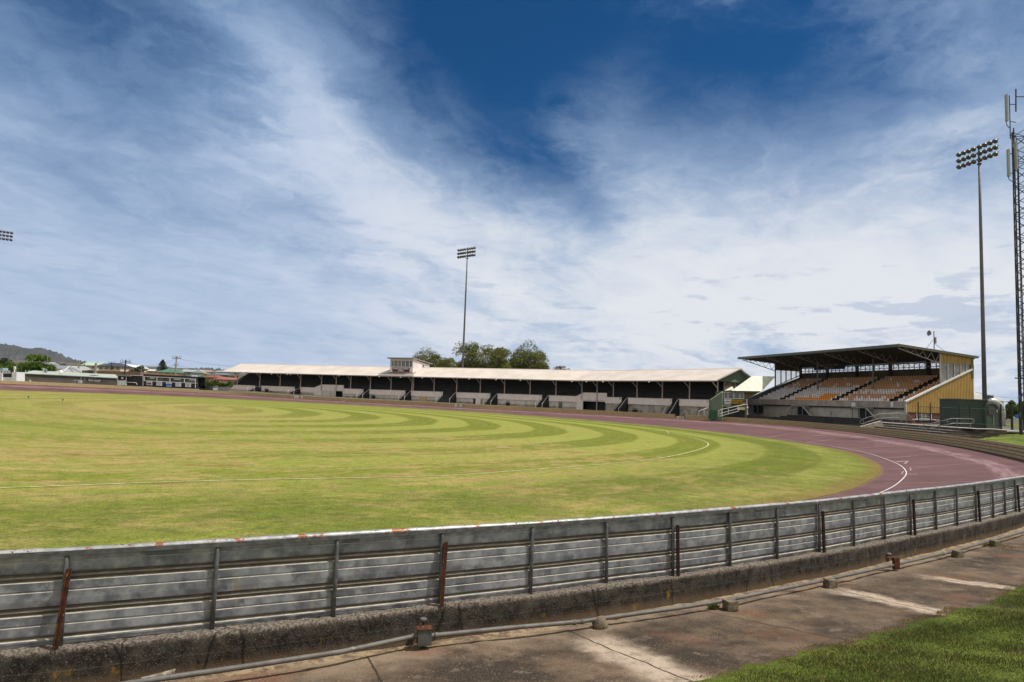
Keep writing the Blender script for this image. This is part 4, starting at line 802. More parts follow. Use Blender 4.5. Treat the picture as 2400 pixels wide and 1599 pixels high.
q = MB(); q.hexa([cbp(1.003, 4.6, 9.75), cbp(1.02, 4.6, 9.75), cbp(1.02, 5.4, 9.75), cbp(1.003, 5.4, 9.75)], [cbp(1.003, 4.6, 10.55), cbp(1.02, 4.6, 10.55), cbp(1.02, 5.4, 10.55), cbp(1.003, 5.4, 10.55)]); q.build('side_window', M['white'], bx)
q = MB(); q.hexa([cbp(1.02, 4.72, 9.87), cbp(1.026, 4.72, 9.87), cbp(1.026, 5.28, 9.87), cbp(1.02, 5.28, 9.87)], [cbp(1.02, 4.72, 10.43), cbp(1.026, 4.72, 10.43), cbp(1.026, 5.28, 10.43), cbp(1.02, 5.28, 10.43)]); q.build('side_pane', M['glass'], bx)
q = MB(); cbox(q, .115, .865, .24, .34, 8.28, 9.38); sg = q.build('name_sign', M['maroon'], bx)
xd3 = np.append(sd_[2], 0); text_part('FRANK MATTHEWS\nSTAND', .54, cbp(.49, .22, 8.83), xd3, (0, 0, 1), M['white'], sg, bold=.022, sx=.93)
q = MB(); sa, sb = spx(893), spx(974); A = [fp2(ca-2.2, EO-.02, EZ+.035), fp2(cb_+1.6, EO-.02, EZ+.035), fp2(cb_+.05, 2.0, roof_z(2.0)+.035), fp2(ca-.05, 2.0, roof_z(2.0)+.035)]; q.poly(A); q.poly([p+np.array([0, 0, .03]) for p in A]); q.build('grey_roof_sheet', M['gutter'], rf)
# lights under the eave
for x_ in (647, 683, 691, 804.7, 899, 949, 1000, 1110, 1173, 1230, 1351, 1387, 1428, 1537): 
    q = MB(); c_ = fp2(spx(x_), EO-.25, EZ-.28); q.lathe(c_, [(-.02, .1), (.12, .17), (.2, .12)], (0, -.9, -.4), n=8); q.build('eave_light', M['white'], LS)
for x_, lab in ((632, 'dark plant tub at the foot of the second balcony panel from the left'), (882, 'dark plant tub below the balcony panel under the commentary box'), (1197, 'dark plant tub below the balcony panel right of the dark doorway'), (1497, 'planted tub before the bare concrete wall under the long right hand balcony panel')):
    s = spx(x_); c_ = fp2(s, -1.2, gstand(s, -1.2)); T = thing('plant_tub', lab, 'planter', c_, 'plant tubs along the long stand'); q = MB(); q.lathe(c_, [(0, .35), (.75, .55), (.8, .52)], n=10); q.build('tub', M['darksteel'], T)
    q = MB()
    for k in range(60): a = random.uniform(0, 6.28); r_ = random.uniform(0, .5); p = c_+np.array([r_*math.cos(a), r_*math.sin(a), .8+random.uniform(0, .25)]); d = np.array([random.uniform(-1, 1), random.uniform(-1, 1), .8])*.12; q.poly([p, p+d, p+d+np.array([.05, 0, .05])])
    q.build('foliage', M['dark'], T)
# green raking end wall with a green bin
q = MB(); e0 = fp2(LT+.5, -.55, 0); 
ga, gb = at(1664.5, 938, 122.4), at(1692.5, 919.5, 120.6); gA = at(1664.5, 985, 122.4); gB = at(1692.5, 985, 120.6); th = np.array([.2, .25, 0])
q.hexa([gA, gB, gB+th, gA+th], [ga, gb, gb+th, ga+th]); GW = q.build('wing_wall', M['green'], label='pale green boarded wing wall sloping down at the right end of the long stand', cat='wall')
q = MB(); q.beam(ga+th/2+np.array([0, 0, .05]), gb+th/2+np.array([0, 0, .05]), .34, .12); q.build('capping', M['paleroof'], GW)
M['bin'] = mat('bright green bin', (.01, .10, .045), rough=.4)
c_ = at(1669, 971, 121.6); T = thing('green_bin', 'bright green wheeled bin against the pale green wing wall', 'bin', c_-np.array([0, 0, .95])); q = MB(); q.box(c_-np.array([0, 0, .1]), (.95, .8, 1.5)); q.build('bin_body', M['bin'], T); q = MB(); q.box(c_+np.array([0, 0, .7]), (1.0, .85, .08)); q.build('bin_lid', M['bin'], T)
# steps rail at the right end
def prail(name, label, pts, r=.035, mt='white', cat='handrail', group=None, posts=()):
    T = thing(name, label, cat, pts[0], group); q = MB(); q.tube(pts, r, 6); q.build('rail', M[mt], T, smooth=True)
    for a, b_ in posts: q = MB(); q.tube([a, b_], r*.9, 6); q.build('upright', M[mt], T)
    return T
prail('handrail', 'pale pipe handrail climbing beside the right end of the long stand', [at(1635.5, 977, 122), at(1637, 966, 122), at(1640, 963, 122), at(1661, 955, 122)], .05, posts=[(at(1650, 973, 122), at(1650, 959, 122))])

# ================================================================== athletic club rooms between the stands
CL = thing('club_building', 'small green and olive club building with pale green roof between the two stands', 'building', at(1720, 975, 124))
def quad(q, pts, th=.1, d=(0, 1, 0)):
    d = np.array(d)*th; q.hexa([pts[0], pts[1], pts[1]+d, pts[0]+d], [pts[3], pts[2], pts[2]+d, pts[3]+d])
def pbox(q, x0, y0, x1, y1, Y, th=.1, Y1=None, dy0=0, dy1=0):
    """upright slab whose photo corners are given, at depth Y (right side at Y1)"""
    Y1 = Y if Y1 is None else Y1; quad(q, [at(x0, y1, Y), at(x1, y1+dy1, Y1), at(x1, y0+dy1, Y1), at(x0, y0, Y)], th)
YC = 123.0
q = MB(); pbox(q, 1692.5, 917.5, 1746, 986, YC, 4, dy1=1); q.build('front_wall', M['green'], CL)
q = MB(); quad(q, [at(1746, 936, YC-.1), at(1750, 936, YC-.1), at(1781, 919, YC-.1), at(1746, 918.5, YC-.1)], 1.2); quad(q, [at(1746, 986, YC-.1), at(1750, 986, YC-.1), at(1750, 936, YC-.1), at(1746, 936, YC-.1)], 1.2); q.build('side_wall', M['olive'], CL)
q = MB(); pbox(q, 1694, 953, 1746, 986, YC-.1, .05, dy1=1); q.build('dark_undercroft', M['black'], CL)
q = MB(); pbox(q, 1692, 950, 1712, 953.2, YC-.5, .5); q.build('ledge', M['stone'], CL)
q = MB(); pbox(q, 1697, 918.6, 1744, 935.2, YC-.12, .06, dy1=.6); wf = q.build('window_frame', M['white'], CL)
for x0, x1 in ((1698.4, 1705.5), (1707.4, 1718.6), (1721, 1733), (1735, 1742.6)): q = MB(); pbox(q, x0, 920, x1, 933.6, YC-.16, .03); q.build('pane', M['glass'], wf)
q = MB(); pbox(q, 1697.6, 936.2, 1713.8, 948, YC-.18, .05); sg = q.build('small_sign', M['white'], CL)
q = MB(); pbox(q, 1698.5, 941, 1712, 942, YC-.22, .03); q.build('sign_stripe', mat('sign blue', (.03, .09, .25)), sg)
q = MB(); pbox(q, 1714.3, 936.3, 1742.5, 949, YC-.18, .05); sg = q.build('name_sign', mat('dark olive sign', (.03, .028, .012)), CL)
M['ylet'] = mat('yellow letters', (.55, .38, .03)); text_part('DEVONPORT\nATHLETIC CLUB', .46, at(1728, 942.6, YC-.24), (1, 0, 0), (0, 0, 1), M['ylet'], sg, bold=.012, sx=.78)
q = MB(); pbox(q, 1728, 954.5, 1746, 961, 122.3, .1); q.build('sponsor_board', M['cream'], CL)
e0, e1, r0_, r1_ = at(1712, 917.5, YC-.5), at(1782, 919, YC-.5), at(1763, 881.5, YC+1.8), at(1816, 882.5, YC+1.8); q = MB(); q.hexa([p-np.array([0, 0, .12]) for p in (e0, e1, r1_, r0_)], [e0, e1, r1_, r0_])
bk0, bk1 = r0_+np.array([-1.5, 3, -2.5]), r1_+np.array([-3, 3, -2.5]); q.hexa([p-np.array([0, 0, .12]) for p in (r0_, r1_, bk1, bk0)], [r0_, r1_, bk1, bk0]); q.build('roof', M['paleroof'], CL)
q = MB(); e2 = at(1697.5, 916, YC); r2 = at(1716, 905.5, YC+1.5); e3 = at(1720, 913, YC); q.hexa([p-np.array([0, 0, .1]) for p in (e2, e3, r2)]+[r2-np.array([0, 0, .11])], [e2, e3, r2, r2+np.array([0, 0.01, 0])]); q.build('porch_roof', M['paleroof'], CL)
q = MB(); pbox(q, 1690, 915.6, 1782, 918.2, YC-.7, .3, dy1=1.5); q.build('gutter', M['dkgreen'], CL)
for k, (lab, pts, ups) in enumerate([('white ramp handrail rising to the seated stand corner, upper bar', [(1684, 977), (1684, 964), (1690, 960), (1712, 955.5), (1748, 947.5)], [(1692, 974, 960), (1707, 971, 957), (1731, 963, 951)])]):
    prail('ramp_handrail', lab, [at(x, y, 117) for x, y in pts], .05, 'white', posts=[(at(x, y0, 117), at(x, y1, 117)) for x, y0, y1 in ups]+[(at(1686, 976, 117), at(1706, 970.5, 117)), (at(1706, 970.5, 117), at(1732, 963.5, 117)), (at(1686, 970, 117), at(1732, 957, 117))])

# ================================================================== seated stand (ochre end wall)
O3 = np.array([57.2, 99.0, 0]); UD = np.array([-.276, .961, 0]); UD /= np.linalg.norm(UD); WD = np.array([.961, .276, 0]); WD /= np.linalg.norm(WD); LB = 37.5
def B3(u, w_, z): return O3+UD*u+WD*w_+np.array([0, 0, z])
def bb(q, u0, u1, w0, w1, z0, z1, z1b=None, z0b=None, m_=0):
    """box in stand coordinates; z1b / z0b = heights at w1 when sloping"""
    z1b = z1 if z1b is None else z1b; z0b = z0 if z0b is None else z0b
    q.hexa([B3(u0, w0, z0), B3(u0, w1, z0b), B3(u1, w1, z0b), B3(u1, w0, z0)], [B3(u0, w0, z1), B3(u0, w1, z1b), B3(u1, w1, z1b), B3(u1, w0, z1)], m_)
BS = thing('grandstand', 'tall roofed stand with rows of white and orange seats and ochre ribbed end wall', 'grandstand', B3(18, 6, 1.5))
G0 = 1.5; WB = 12.8; NR = 12
def rake(w_): return 4.12+(9.3-4.12)*w_/12.3
q = MB(); bb(q, 0, LB, -.05, .18, 3.16, 4.12); q.build('balcony_wall', M['stone'] if False else mat('weathered concrete balcony', (.34, .30, .25), (.26, .23, .195), .6, rough=.9, layers=[((.09, .08, .065), 1.5, .6, .75, (1, 1, .3))]), BS)
q = MB(); bb(q, 0, LB, .25, .5, G0-.6, 3.16); q.build('lower_wall', mat('concrete block wall', (.38, .36, .31), (.31, .29, .25), .8, rough=.95, layers=[((.11, .10, .08), 1.2, .6, .8, (1, 1, .3))]), BS)
q = MB(); bb(q, 0, LB, .0, .24, 2.96, 3.14); q.build('floor_beam', M['darksteel'], BS)
q = MB(); rd = 11.3/NR; rise = .40
for r_ in range(NR): bb(q, .25, LB-.25, .5+rd*r_, .5+rd*(r_+1), 2.6+rise*r_, 3.35+rise*r_)
q.build('seating_tiers', M['tier'], BS)
aisles = [4.2, 16.4, 29.5]; seats = []
hs = np.random.default_rng(11)
for r_ in range(NR):
    u = .6
    while u < LB-.6:
        if all(abs(u-a) > .8 for a in aisles):
            fr = u/LB; p_w = .93 if r_ == 0 else (.78 if r_ == 1 else .45)
            if fr > .78: p_w = .97 if r_ < 7 else .5
            elif fr > .44: p_w = .95 if r_ < 7 else .32
            else: p_w = [.92, .8, .3, .18, .55, .75, .25, .12, .12, .1, .08, .05][r_] if fr > .12 else [.3, .4, .3, .25, .5, .2, .15, .1, .1, .1, .1, .05][r_]
            if fr > .44 and r_ >= 9: p_w = .12
            p_w = 1-(1-p_w)*.55 if p_w > .5 else p_w*.5
            mt = 'seatw' if hs.random() < p_w else 'seato'
            if .46 < fr < .70 and r_ == 1: mt = 'seatb'
            if .46 < fr < .56 and r_ in (2, 3): mt = 'seatb' if hs.random() < .8 else 'seato'
            seats.append((u, r_, mt))
        u += .52
def seat_mb(q, u, r_):
    z = 3.35+rise*r_; w_ = .5+rd*r_+.32; bb(q, u-.21, u+.21, w_, w_+.38, z+.40, z+.45); 
    q.hexa([B3(u-.21, w_+.36, z+.42), B3(u-.21, w_+.41, z+.42), B3(u+.21, w_+.41, z+.42), B3(u+.21, w_+.36, z+.42)], [B3(u-.17, w_+.44, z+.84), B3(u-.17, w_+.48, z+.84), B3(u+.17, w_+.48, z+.84), B3(u+.17, w_+.44, z+.84)])
seats.sort(key=lambda s: (s[0]+s[1]*.6)); protos = {}
for (u, r_, mt) in seats[:99]:
    if mt not in protos:
        q = MB(); seat_mb(q, u, r_); o = q.build('seat', M[mt], BS); protos[mt] = (o, u, r_)
    else:
        o0_, u0, r0 = protos[mt]; o = o0_.copy(); COL.objects.link(o); dv_ = B3(u, .5+rd*r_, rise*r_)-B3(u0, .5+rd*r0, rise*r0); o.location = Vector(dv_)
q = MB(); mts = ['seatw', 'seato', 'seatb']
for (u, r_, mt) in seats[99:]:
    n0 = len(q.mi); seat_mb(q, u, r_); q.mi[n0:] = [mts.index(mt)]*(len(q.mi)-n0)
q.build('seats', [M[k] for k in mts], BS, kind='stuff')
# roof
def rz(w_): return 12.05-.052*(w_+1.25)*1.35
q = MB(); bb(q, -.35, LB+.9, -1.5, 13.3, rz(-1.5), rz(-1.5)+.1, rz(13.3)+.1, rz(13.3)); rf = q.build('roof', M['brownroof'], BS)
q = MB(); bb(q, -.45, LB+1.0, -1.62, -1.5, rz(-1.5)-.12, rz(-1.5)+.3); q.build('fascia', M['fascia'], rf)
q = MB(); bb(q, -.45, -.35, -1.5, 13.4, rz(-1.5)-.02, rz(-1.5)+.2, rz(13.4)+.2, rz(13.4)-.02); q.build('fascia', M['fasciaedge'], rf)
q = MB(); bb(q, -.5, -.35, -1.6, 13.5, rz(-1.6)+.2, rz(-1.6)+.32, rz(13.5)+.32, rz(13.5)+.2); q.build('roof_edge', M['fascia'], rf)
q = MB()
for k in range(14): bb(q, 0, LB+.8, -1.2+k*1.1, -1.12+k*1.1, rz(-1.2+k*1.1)-.14, rz(-1.2+k*1.1)-.01)
q.build('purlins', M['brownroof'], rf)
# cantilever trusses, posts
bays = [0.0, 7.5, 15, 22.5, 30, 37.5]; WP = 6.4
for k, u in enumerate(bays):
    q = MB(); zt = lambda w_: rz(w_)-.1; q.beam(B3(u, WP, zt(WP)-1.45), B3(u, -1.2, zt(-1.2)-.15), .1, .12)
    nz = 5
    for j in range(nz):
        w0 = WP-(WP+1.2)*j/nz; w1 = WP-(WP+1.2)*(j+.5)/nz; w2 = WP-(WP+1.2)*(j+1)/nz; zb_ = lambda w_: zt(WP)-1.45+(WP-w_)/(WP+1.2)*(zt(-1.2)-.15-zt(WP)+1.45)
        q.beam(B3(u, w0, zt(w0)), B3(u, w1, zb_(w1)), .06, .06); q.beam(B3(u, w1, zb_(w1)), B3(u, w2, zt(w2)), .06, .06)
    q.build('roof_truss', M['truss'], BS)
    q = MB(); q.beam(B3(u, WB-.35, 8.0), B3(u, WB-.35, rz(WB)), .45, .45); q.build('rear_column', M['brownroof'] if k else M['olive'], BS)
for u in (12.5, 25.5):
    q = MB(); zf = 3.35+rise*int((WP-.5)/rd); q.beam(B3(u, WP, zf), B3(u, WP, rz(WP)-.2), .2, .2); q.build('roof_post', M['grey'], BS)
q = MB(); zt = rz(WB-1)-.55
for w_ in (WB-1.2,):
    q.beam(B3(0, w_, zt), B3(LB, w_, zt), .1, .1); q.beam(B3(0, w_, zt-.65), B3(LB, w_, zt-.65), .1, .1)
    n_ = 46
    for j in range(n_): a, b_ = LB*j/n_, LB*(j+1)/n_; q.beam(B3(a, w_, zt if j % 2 else zt-.65), B3(b_, w_, zt-.65 if j % 2 else zt), .05, .05)
q.build('long_truss', M['truss'], BS)
# rear wall with glazed strip
q = MB(); bb(q, 0, LB, WB-.12, WB, G0-1, 9.75); q.build('rear_wall', mat('brown rear wall', (.10, .08, .055), (.075, .06, .042), 1.0, rough=.9), BS)
q = MB(); bb(q, .5, LB-.5, WB-.10, WB-.06, 9.75, 10.75); q.build('clerestory_glazing', M['glazing'], BS)
q = MB()
for j in range(36): u = 1+j*(LB-1)/35; bb(q, u-.04, u+.04, WB-.16, WB-.04, 9.75, 10.8)
bb(q, 0, LB, WB-.18, WB-.02, 10.72, 10.84); q.build('glazing_bars', M['darksteel'], BS)
# end walls
q = MB(); zc = 2.6
def gable(q, u0, u1, w0, w1, z0, z0b, z1, z1b): q.hexa([B3(u0, w0, z0), B3(u0, w1, z0b), B3(u1, w1, z0b), B3(u1, w0, z0)], [B3(u0, w0, z1), B3(u0, w1, z1b), B3(u1, w1, z1b), B3(u1, w0, z1)])
rb = .3; nrib = 44
for j in range(nrib):
    w0 = WB*j/nrib; w1 = WB*(j+.62)/nrib; w2 = WB*(j+1)/nrib; gable(q, -.14, -.02, w0, w1, zc, zc-.01, rake(w0)-.12, rake(w1)-.12); gable(q, -.07, -.02, w1, w2, zc, zc-.01, rake(w1)-.12, rake(w2)-.12)
q.build('end_cladding', M['yellow'], BS)
q = MB()
for j in range(24):
    w0 = 6.55+6.25*j/24; w1 = w0+6.25*.62/24; w2 = 6.55+6.25*(j+1)/24; gable(q, -.14, -.02, w0, w1, 10.05, 10.05, rz(w0), rz(w1)); gable(q, -.07, -.02, w1, w2, 10.05, 10.05, rz(w1), rz(w2))
bb(q, -.16, -.02, 12.2, 12.8, 9.3, 10.1); q.build('upper_cladding', M['yellow'], BS)
q = MB(); gable(q, -.06, -.02, 6.5, 12.25, rake(6.5), rake(12.2), 10.1, 10.1); q.build('end_glazing', M['glazdark'], BS)
q = MB()
for w_ in (7.75, 9.0, 10.2, 11.35): q = MB(); gable(q, -.15, -.02, w_, w_+.13, rake(w_), rake(w_), 10.05, 10.05); q.build('glazing_bar', M['stone'], BS)
q = MB(); q.beam(B3(-.08, 6.45, 3.6+3.0), B3(-.08, 6.45, rz(6.4)), .16, .18); q.build('glazing_bar', M['stone'], BS)
q = MB(); q.beam(B3(-.1, -.1, rake(0)-.02), B3(-.1, 12.45, rake(12.45)-.02), .32, .22); q.build('rake_capping', M['white'], BS)
q = MB(); bb(q, -.2, .05, -.16, .12, G0+.9, 4.1); q.build('corner_post', M['stone'], BS)
q = MB(); bb(q, -.06, -.01, .05, WB, G0-.6, 2.62); bk = q.build('brick_base', M['brick'], BS)
for w0, w1 in ((1.9, 4.6), (8.2, 10.6)):
    q = MB(); bb(q, -.10, -.06, w0, w1, 1.75, 2.45); wn_ = q.build('window', M['glass'], BS); q = MB(); bb(q, -.14, -.1, w0, w1, 1.68, 1.76)
    for f_ in (0, .33, .62, 1): bb(q, -.14, -.1, w0+(w1-w0)*f_-.03, w0+(w1-w0)*f_+.03, 1.75, 2.45)
    q.build('window_frame', M['white'], wn_)
q = MB(); gable(q, LB, LB+.12, 0, 5.5, 3.1, 3.1, rake(0)-.05, rake(5.5)-.05); gable(q, LB, LB+.12, 5.5, WB, 3.1, 3.1, rake(5.5)-.05, rake(WB)-.4); q.build('end_wall', M['fascia'], BS)
q = MB(); gable(q, LB, LB+.05, 6.4, 12.6, rake(6.4)-.1, rake(12.4)-.2, 10.1, 10.1); q.build('end_glazing', M['glazing'], BS)
q = MB()
for w_ in (7.7, 8.9, 10.1, 11.3, 12.5): q = MB(); gable(q, LB-.05, LB+.12, w_, w_+.14, rake(w_)-.1, rake(w_)-.1, 10.1, 10.1); q.build('glazing_bar', M['fascia'], BS)
q = MB(); q.beam(B3(LB, 6.4, 3.6+3), B3(LB, 6.4, rz(6.4)), .2, .2); q.build('glazing_bar', M['fascia'], BS)
q = MB(); gable(q, LB, LB+.1, 6.4, WB, 10.1, 10.1, rz(6.4), rz(WB)); q.build('upper_cladding', M['olive'], BS)
q = MB(); q.beam(B3(LB+.05, -.05, rake(0)), B3(LB+.05, 12.3, rake(12.3)), .2, .14); q.build('rake_capping', M['stone'], BS)
q = MB(); q.tube([B3(-.0, 9.2, 3.6), B3(-.5, 9.25, 3.75), B3(-1.0, 9.3, 3.72)], .035, 6); q.box(B3(-1.1, 9.3, 3.7), (.5, .14, .08), -UD); q.build('wall_light', M['white'], BS)
q = MB(); q.box(B3(26.5, WP+3.4, 10.55), (8.0, .08, 1.05), -UD); sg = q.build('hanging_sign', M['black'], BS)
M['dimlet'] = mat('dull white letters', (.22, .21, .2)); text_part('MEL CHALTEN\nSTAND', .62, B3(26.5, WP+3.3, 10.55), -UD, (0, 0, 1), M['dimlet'], sg, bold=.01, sx=1.2)
# landings with steps in front
def landing(u, left=True, right=True):
    q = MB(); bb(q, u-1.5, u+1.5, -1.35, -.06, 2.98, 3.08); pl_ = q.build('landing', M['stone'], BS)
    q = MB()
    for uu_ in (u-1.4, u-.1, u+1.35): bb(q, uu_, uu_+.1, -1.3, -1.2, G0-.2, 2.98)
    q.build('landing_legs', M['grey'], pl_)
    q = MB(); bb(q, u-1.4, u+1.4, -.1, -.05, G0, 2.9); q.build('landing_shade', M['black'], pl_)  # black sheet stands for the shade under the landing
    for sg_, on in ((1, left), (-1, right)):
        if not on: continue
        q = MB()
        for k in range(6): bb(q, min(u+sg_*(1.5+.3*k), u+sg_*(1.8+.3*k)), max(u+sg_*(1.5+.3*k), u+sg_*(1.8+.3*k)), -1.3, -.25, 2.75-.25*k, 2.82-.25*k)
        q.beam(B3(u+sg_*1.5, -1.3, 2.95), B3(u+sg_*3.4, -1.3, G0-.05), .08, .2); q.build('steps', M['stone'], pl_)
        q = MB(); q.tube([B3(u+sg_*1.5, -1.32, 3.95), B3(u+sg_*3.3, -1.32, 2.45), B3(u+sg_*3.4, -1.32, G0)], .035, 6); q.tube([B3(u+sg_*1.5, -1.32, 3.5), B3(u+sg_*3.3, -1.32, 2.0)], .03, 6); q.build('handrail', M['grey'], pl_)
    q = MB(); q.tube([B3(u-1.5, -1.32, 3.05), B3(u-1.5, -1.32, 4.0), B3(u+1.5, -1.32, 4.0), B3(u+1.5, -1.32, 3.05)], .035, 6)
    for j in range(1, 20): q.tube([B3(u-1.5+.15*j, -1.32, 3.08), B3(u-1.5+.15*j, -1.32, 4.0)], .012, 4)
    q.build('balustrade', M['grey'], pl_)
landing(7.4, False, True); landing(21.5, True, True); landing(34, True, False)
q = MB(); bb(q, 8.0, 8.8, -1.42, -1.36, 3.2, 3.8); q.build('notice', M['white'], BS); q = MB(); bb(q, 2.05, 2.55, -.12, -.06, 3.25, 4.05); q.build('notice', M['white'], BS)
# dark tiers down to the fence
T = thing('terrace', 'dark tiered terrace steps between the seated stand and the board fence', 'terrace', B3(18, -5, .6)); q = MB()
i0 = [i for i in ordr if 1742 < a0[i] < 2125 and TP[i, 1] > 60]; ntr = 7
for k in range(ntr):
    f0, f1 = k/ntr, 1.0
    for a, b_ in zip(i0[:-1:3], i0[3::3]):
        def lp(i, f_): 
            p = TP[i]+tno[i]*.35; v_ = p-O3; u = np.clip(v_@UD, -1.5, LB+3); s_ = B3(u, -.4, 0); r = p+(s_-p)*f_; return np.array([r[0], r[1], 0])
        z_ = -.1+1.6*(k+.6)/ntr; A = [lp(a, f0), lp(b_, f0), lp(b_, f1), lp(a, f1)]; q.hexa([p+np.array([0, 0, -1.0]) for p in A[::1]], [p+np.array([0, 0, z_]) for p in A])
q.build('tiers', M['tier'], T)

# ================================================================== floodlight masts
def bulb(q, c, dr):
    q.lathe(c, [(-.22, .05), (-.18, .13), (-.05, .24), (.12, .33), (.30, .37), (.33, .36)], dr, 12)
def mast(x, y, ztop, bar, label, zb=None):
    zb = gz(x, y)-.4 if zb is None else zb; T = thing('floodlight_mast', label, 'floodlight mast', (x, y, zb), 'tall floodlight masts round the oval'); bar = np.array([bar[0], bar[1], 0.]); bar /= np.linalg.norm(bar)
    nrm_ = np.array([-bar[1], bar[0], 0]); 
    if nrm_@np.array([C0[0]-x, C0[1]-y, 0]) < 0: nrm_ = -nrm_
    q = MB(); q.tube([(x, y, zb), (x, y, zb+(ztop-zb)*.35), (x, y, zb+(ztop-zb)*.7), (x, y, ztop+.2)], [.30, .255, .20, .13], 12); q.build('mast_pole', M['pole'], T, smooth=True)
    q = MB(); q.tube([(x, y, ztop-2.7), (x, y, ztop-2.55)], [.3, .3], 10); q.build('collar', M['darksteel'], T)
    dr = nrm_*.55+np.array([0, 0, -.84])
    for r_ in range(3):
        z = ztop-.93*r_; q = MB(); q.beam(np.array([x, y, z])-bar*3.0, np.array([x, y, z])+bar*3.0, .09, .09); cb = q.build('crossbar', M['darksteel'], T)
        for k in range(8):
            o_ = -2.95+.79*k+(.19 if k > 3 else 0)
            c_ = np.array([x, y, z-.12])+bar*o_+nrm_*.22; q = MB(); bulb(q, c_, dr); q.build('lamp', M['lampshell'], cb, smooth=True)
M['lampshell'] = mat('lamp housing', (.14, .145, .14), (.09, .095, .09), 3, rough=.4, metal=.3)
mast(66.2, 95.4, 41.1, (1.4, -5.3), 'nearest and tallest looking floodlight mast rising behind the green box at right')
mast(-12.4, 175, 41.1, (5.4, -4.5), 'slim floodlight mast rising behind the middle of the long stand')
mast(-134.2, 174.5, 41.3, (4, 3.0), 'floodlight mast cut by the left edge of the photo', 1.5)

# ================================================================== communications tower at the right edge
tb_ = at(2396, 1012, 66); TX, TY, TZ = tb_[0]+.62, 66.4, 1.05
T = thing('communications_tower', 'dark lattice communications tower with panel antennas at the right edge', 'tower', (TX, TY, TZ))
legs = [np.array([TX-.62, TY-.35, 0]), np.array([TX+.62, TY-.35, 0]), np.array([TX, TY+.72, 0])]; HT = 31.2; Z = lambda z: np.array([0, 0, z])
for l_ in legs: q = MB(); q.tube([l_+Z(TZ-.3), l_+Z(HT)], [.08, .06], 8); q.build('leg', M['darksteel'], T)
q = MB(); n_ = 34
for f_ in range(3):
    a, b_ = legs[f_], legs[(f_+1) % 3]
    for k in range(n_):
        z0 = TZ+1+(HT-TZ-1)*k/n_; z1_ = TZ+1+(HT-TZ-1)*(k+1)/n_; q.beam((a if k % 2 else b_)+Z(z0), (b_ if k % 2 else a)+Z(z1_), .06, .06); 
        if k % 3 == 0: q.beam(a+Z(z0), b_+Z(z0), .05, .05)
q.build('bracing', M['darksteel'], T)
for k in range(3): q = MB(); o_ = .07*k; q.tube([(TX-.42+o_, TY-.42, TZ), (TX-.45+o_+.03*math.sin(k), TY-.45, 12), (TX-.42+o_, TY-.42, 21), (TX-.4+o_*.8, TY-.42, HT-1-k*.6)], .03, 5); q.build('cable', M['black'], T)
q = MB(); q.beam(at(2381, 209, 66), at(2381, 262, 66), .09, .09); q.beam(at(2381, 227, 66), at(2408, 227, 66), .07, .07); q.build('top_mast', M['darksteel'], T)
M['antenna'] = mat('grey antenna cover', (.30, .32, .30), (.25, .27, .25), 2, rough=.5)
for x0, x1, y0, y1 in ((2355.3, 2362.5, 222, 284), (2359.5, 2367, 350.5, 414), (2378.5, 2384, 331, 397), (2404, 2412, 225, 300)):
    a, b_ = at((x0+x1)/2-.5, y0, 65.4), at((x0+x1)/2+.9, y1, 65.4); q = MB(); q.beam((a[0], a[1], a[2]), (a[0], a[1], b_[2]), .28, .16); q.build('panel_antenna', M['antenna'], T)
q = MB(); a = at(2365.5, 224, 65.7); b_ = at(2368.5, 326, 65.7); q.tube([a, (a[0], a[1], b_[2])], .045, 6)
for y_ in (245, 285, 317): p = at(2366.5, y_, 65.7); q.beam(p, at(2381, y_+2 if y_ > 250 else y_, 66), .06, .06)
a = at(2374, 352, 65.7); q.tube([a, a-Z(3.0)], .05, 6); 
for y_ in (360, 405): q.beam(at(2366, y_, 65.6), at(2380, y_+3, 65.9), .06, .06)
q.tube([at(2358, 284, 65.5), at(2360, 294, 65.5), at(2366, 300, 65.6)], .035, 6); q.tube([at(2363, 414, 65.5), at(2366, 422, 65.5), at(2376, 427, 65.6)], .035, 6); q.build('antenna_mounts', M['darksteel'], T)
q = MB(); q.beam(at(2379, 886.5, 65.9), at(2396, 887.5, 65.9), .12, .1); q.build('side_arm', M['darksteel'], T)
# roof aerial on the seated stand
a = at(2189.5, 819, 104); T = thing('roof_aerial', 'small dish aerial and guy stays on top of the seated stand roof', 'aerial', a); top = at(2188.5, 776, 104); top[0], top[1] = a[0], a[1]
q = MB(); q.tube([a-Z(.3), top], .06, 6); q.build('aerial_mast', M['darksteel'], T); q = MB(); q.tube([at(2187, 796, 104), at(2172, 816, 104)], .03, 5); q.tube([at(2191, 806, 104), at(2214, 823, 104)], .03, 5); q.build('stays', M['darksteel'], T)
q = MB(); c_ = at(2183.5, 782, 104); q.lathe(c_, [(.0, .04), (-.15, .18), (-.35, .36), (-.45, .44), (-.43, .42)], (1, .1, -.1), 12); q.build('dish', M['grey'], T, smooth=True)
q = MB(); q.box(at(2191.5, 798, 104), (.3, .25, .95)); q.build('antenna_box', M['grey'], T)

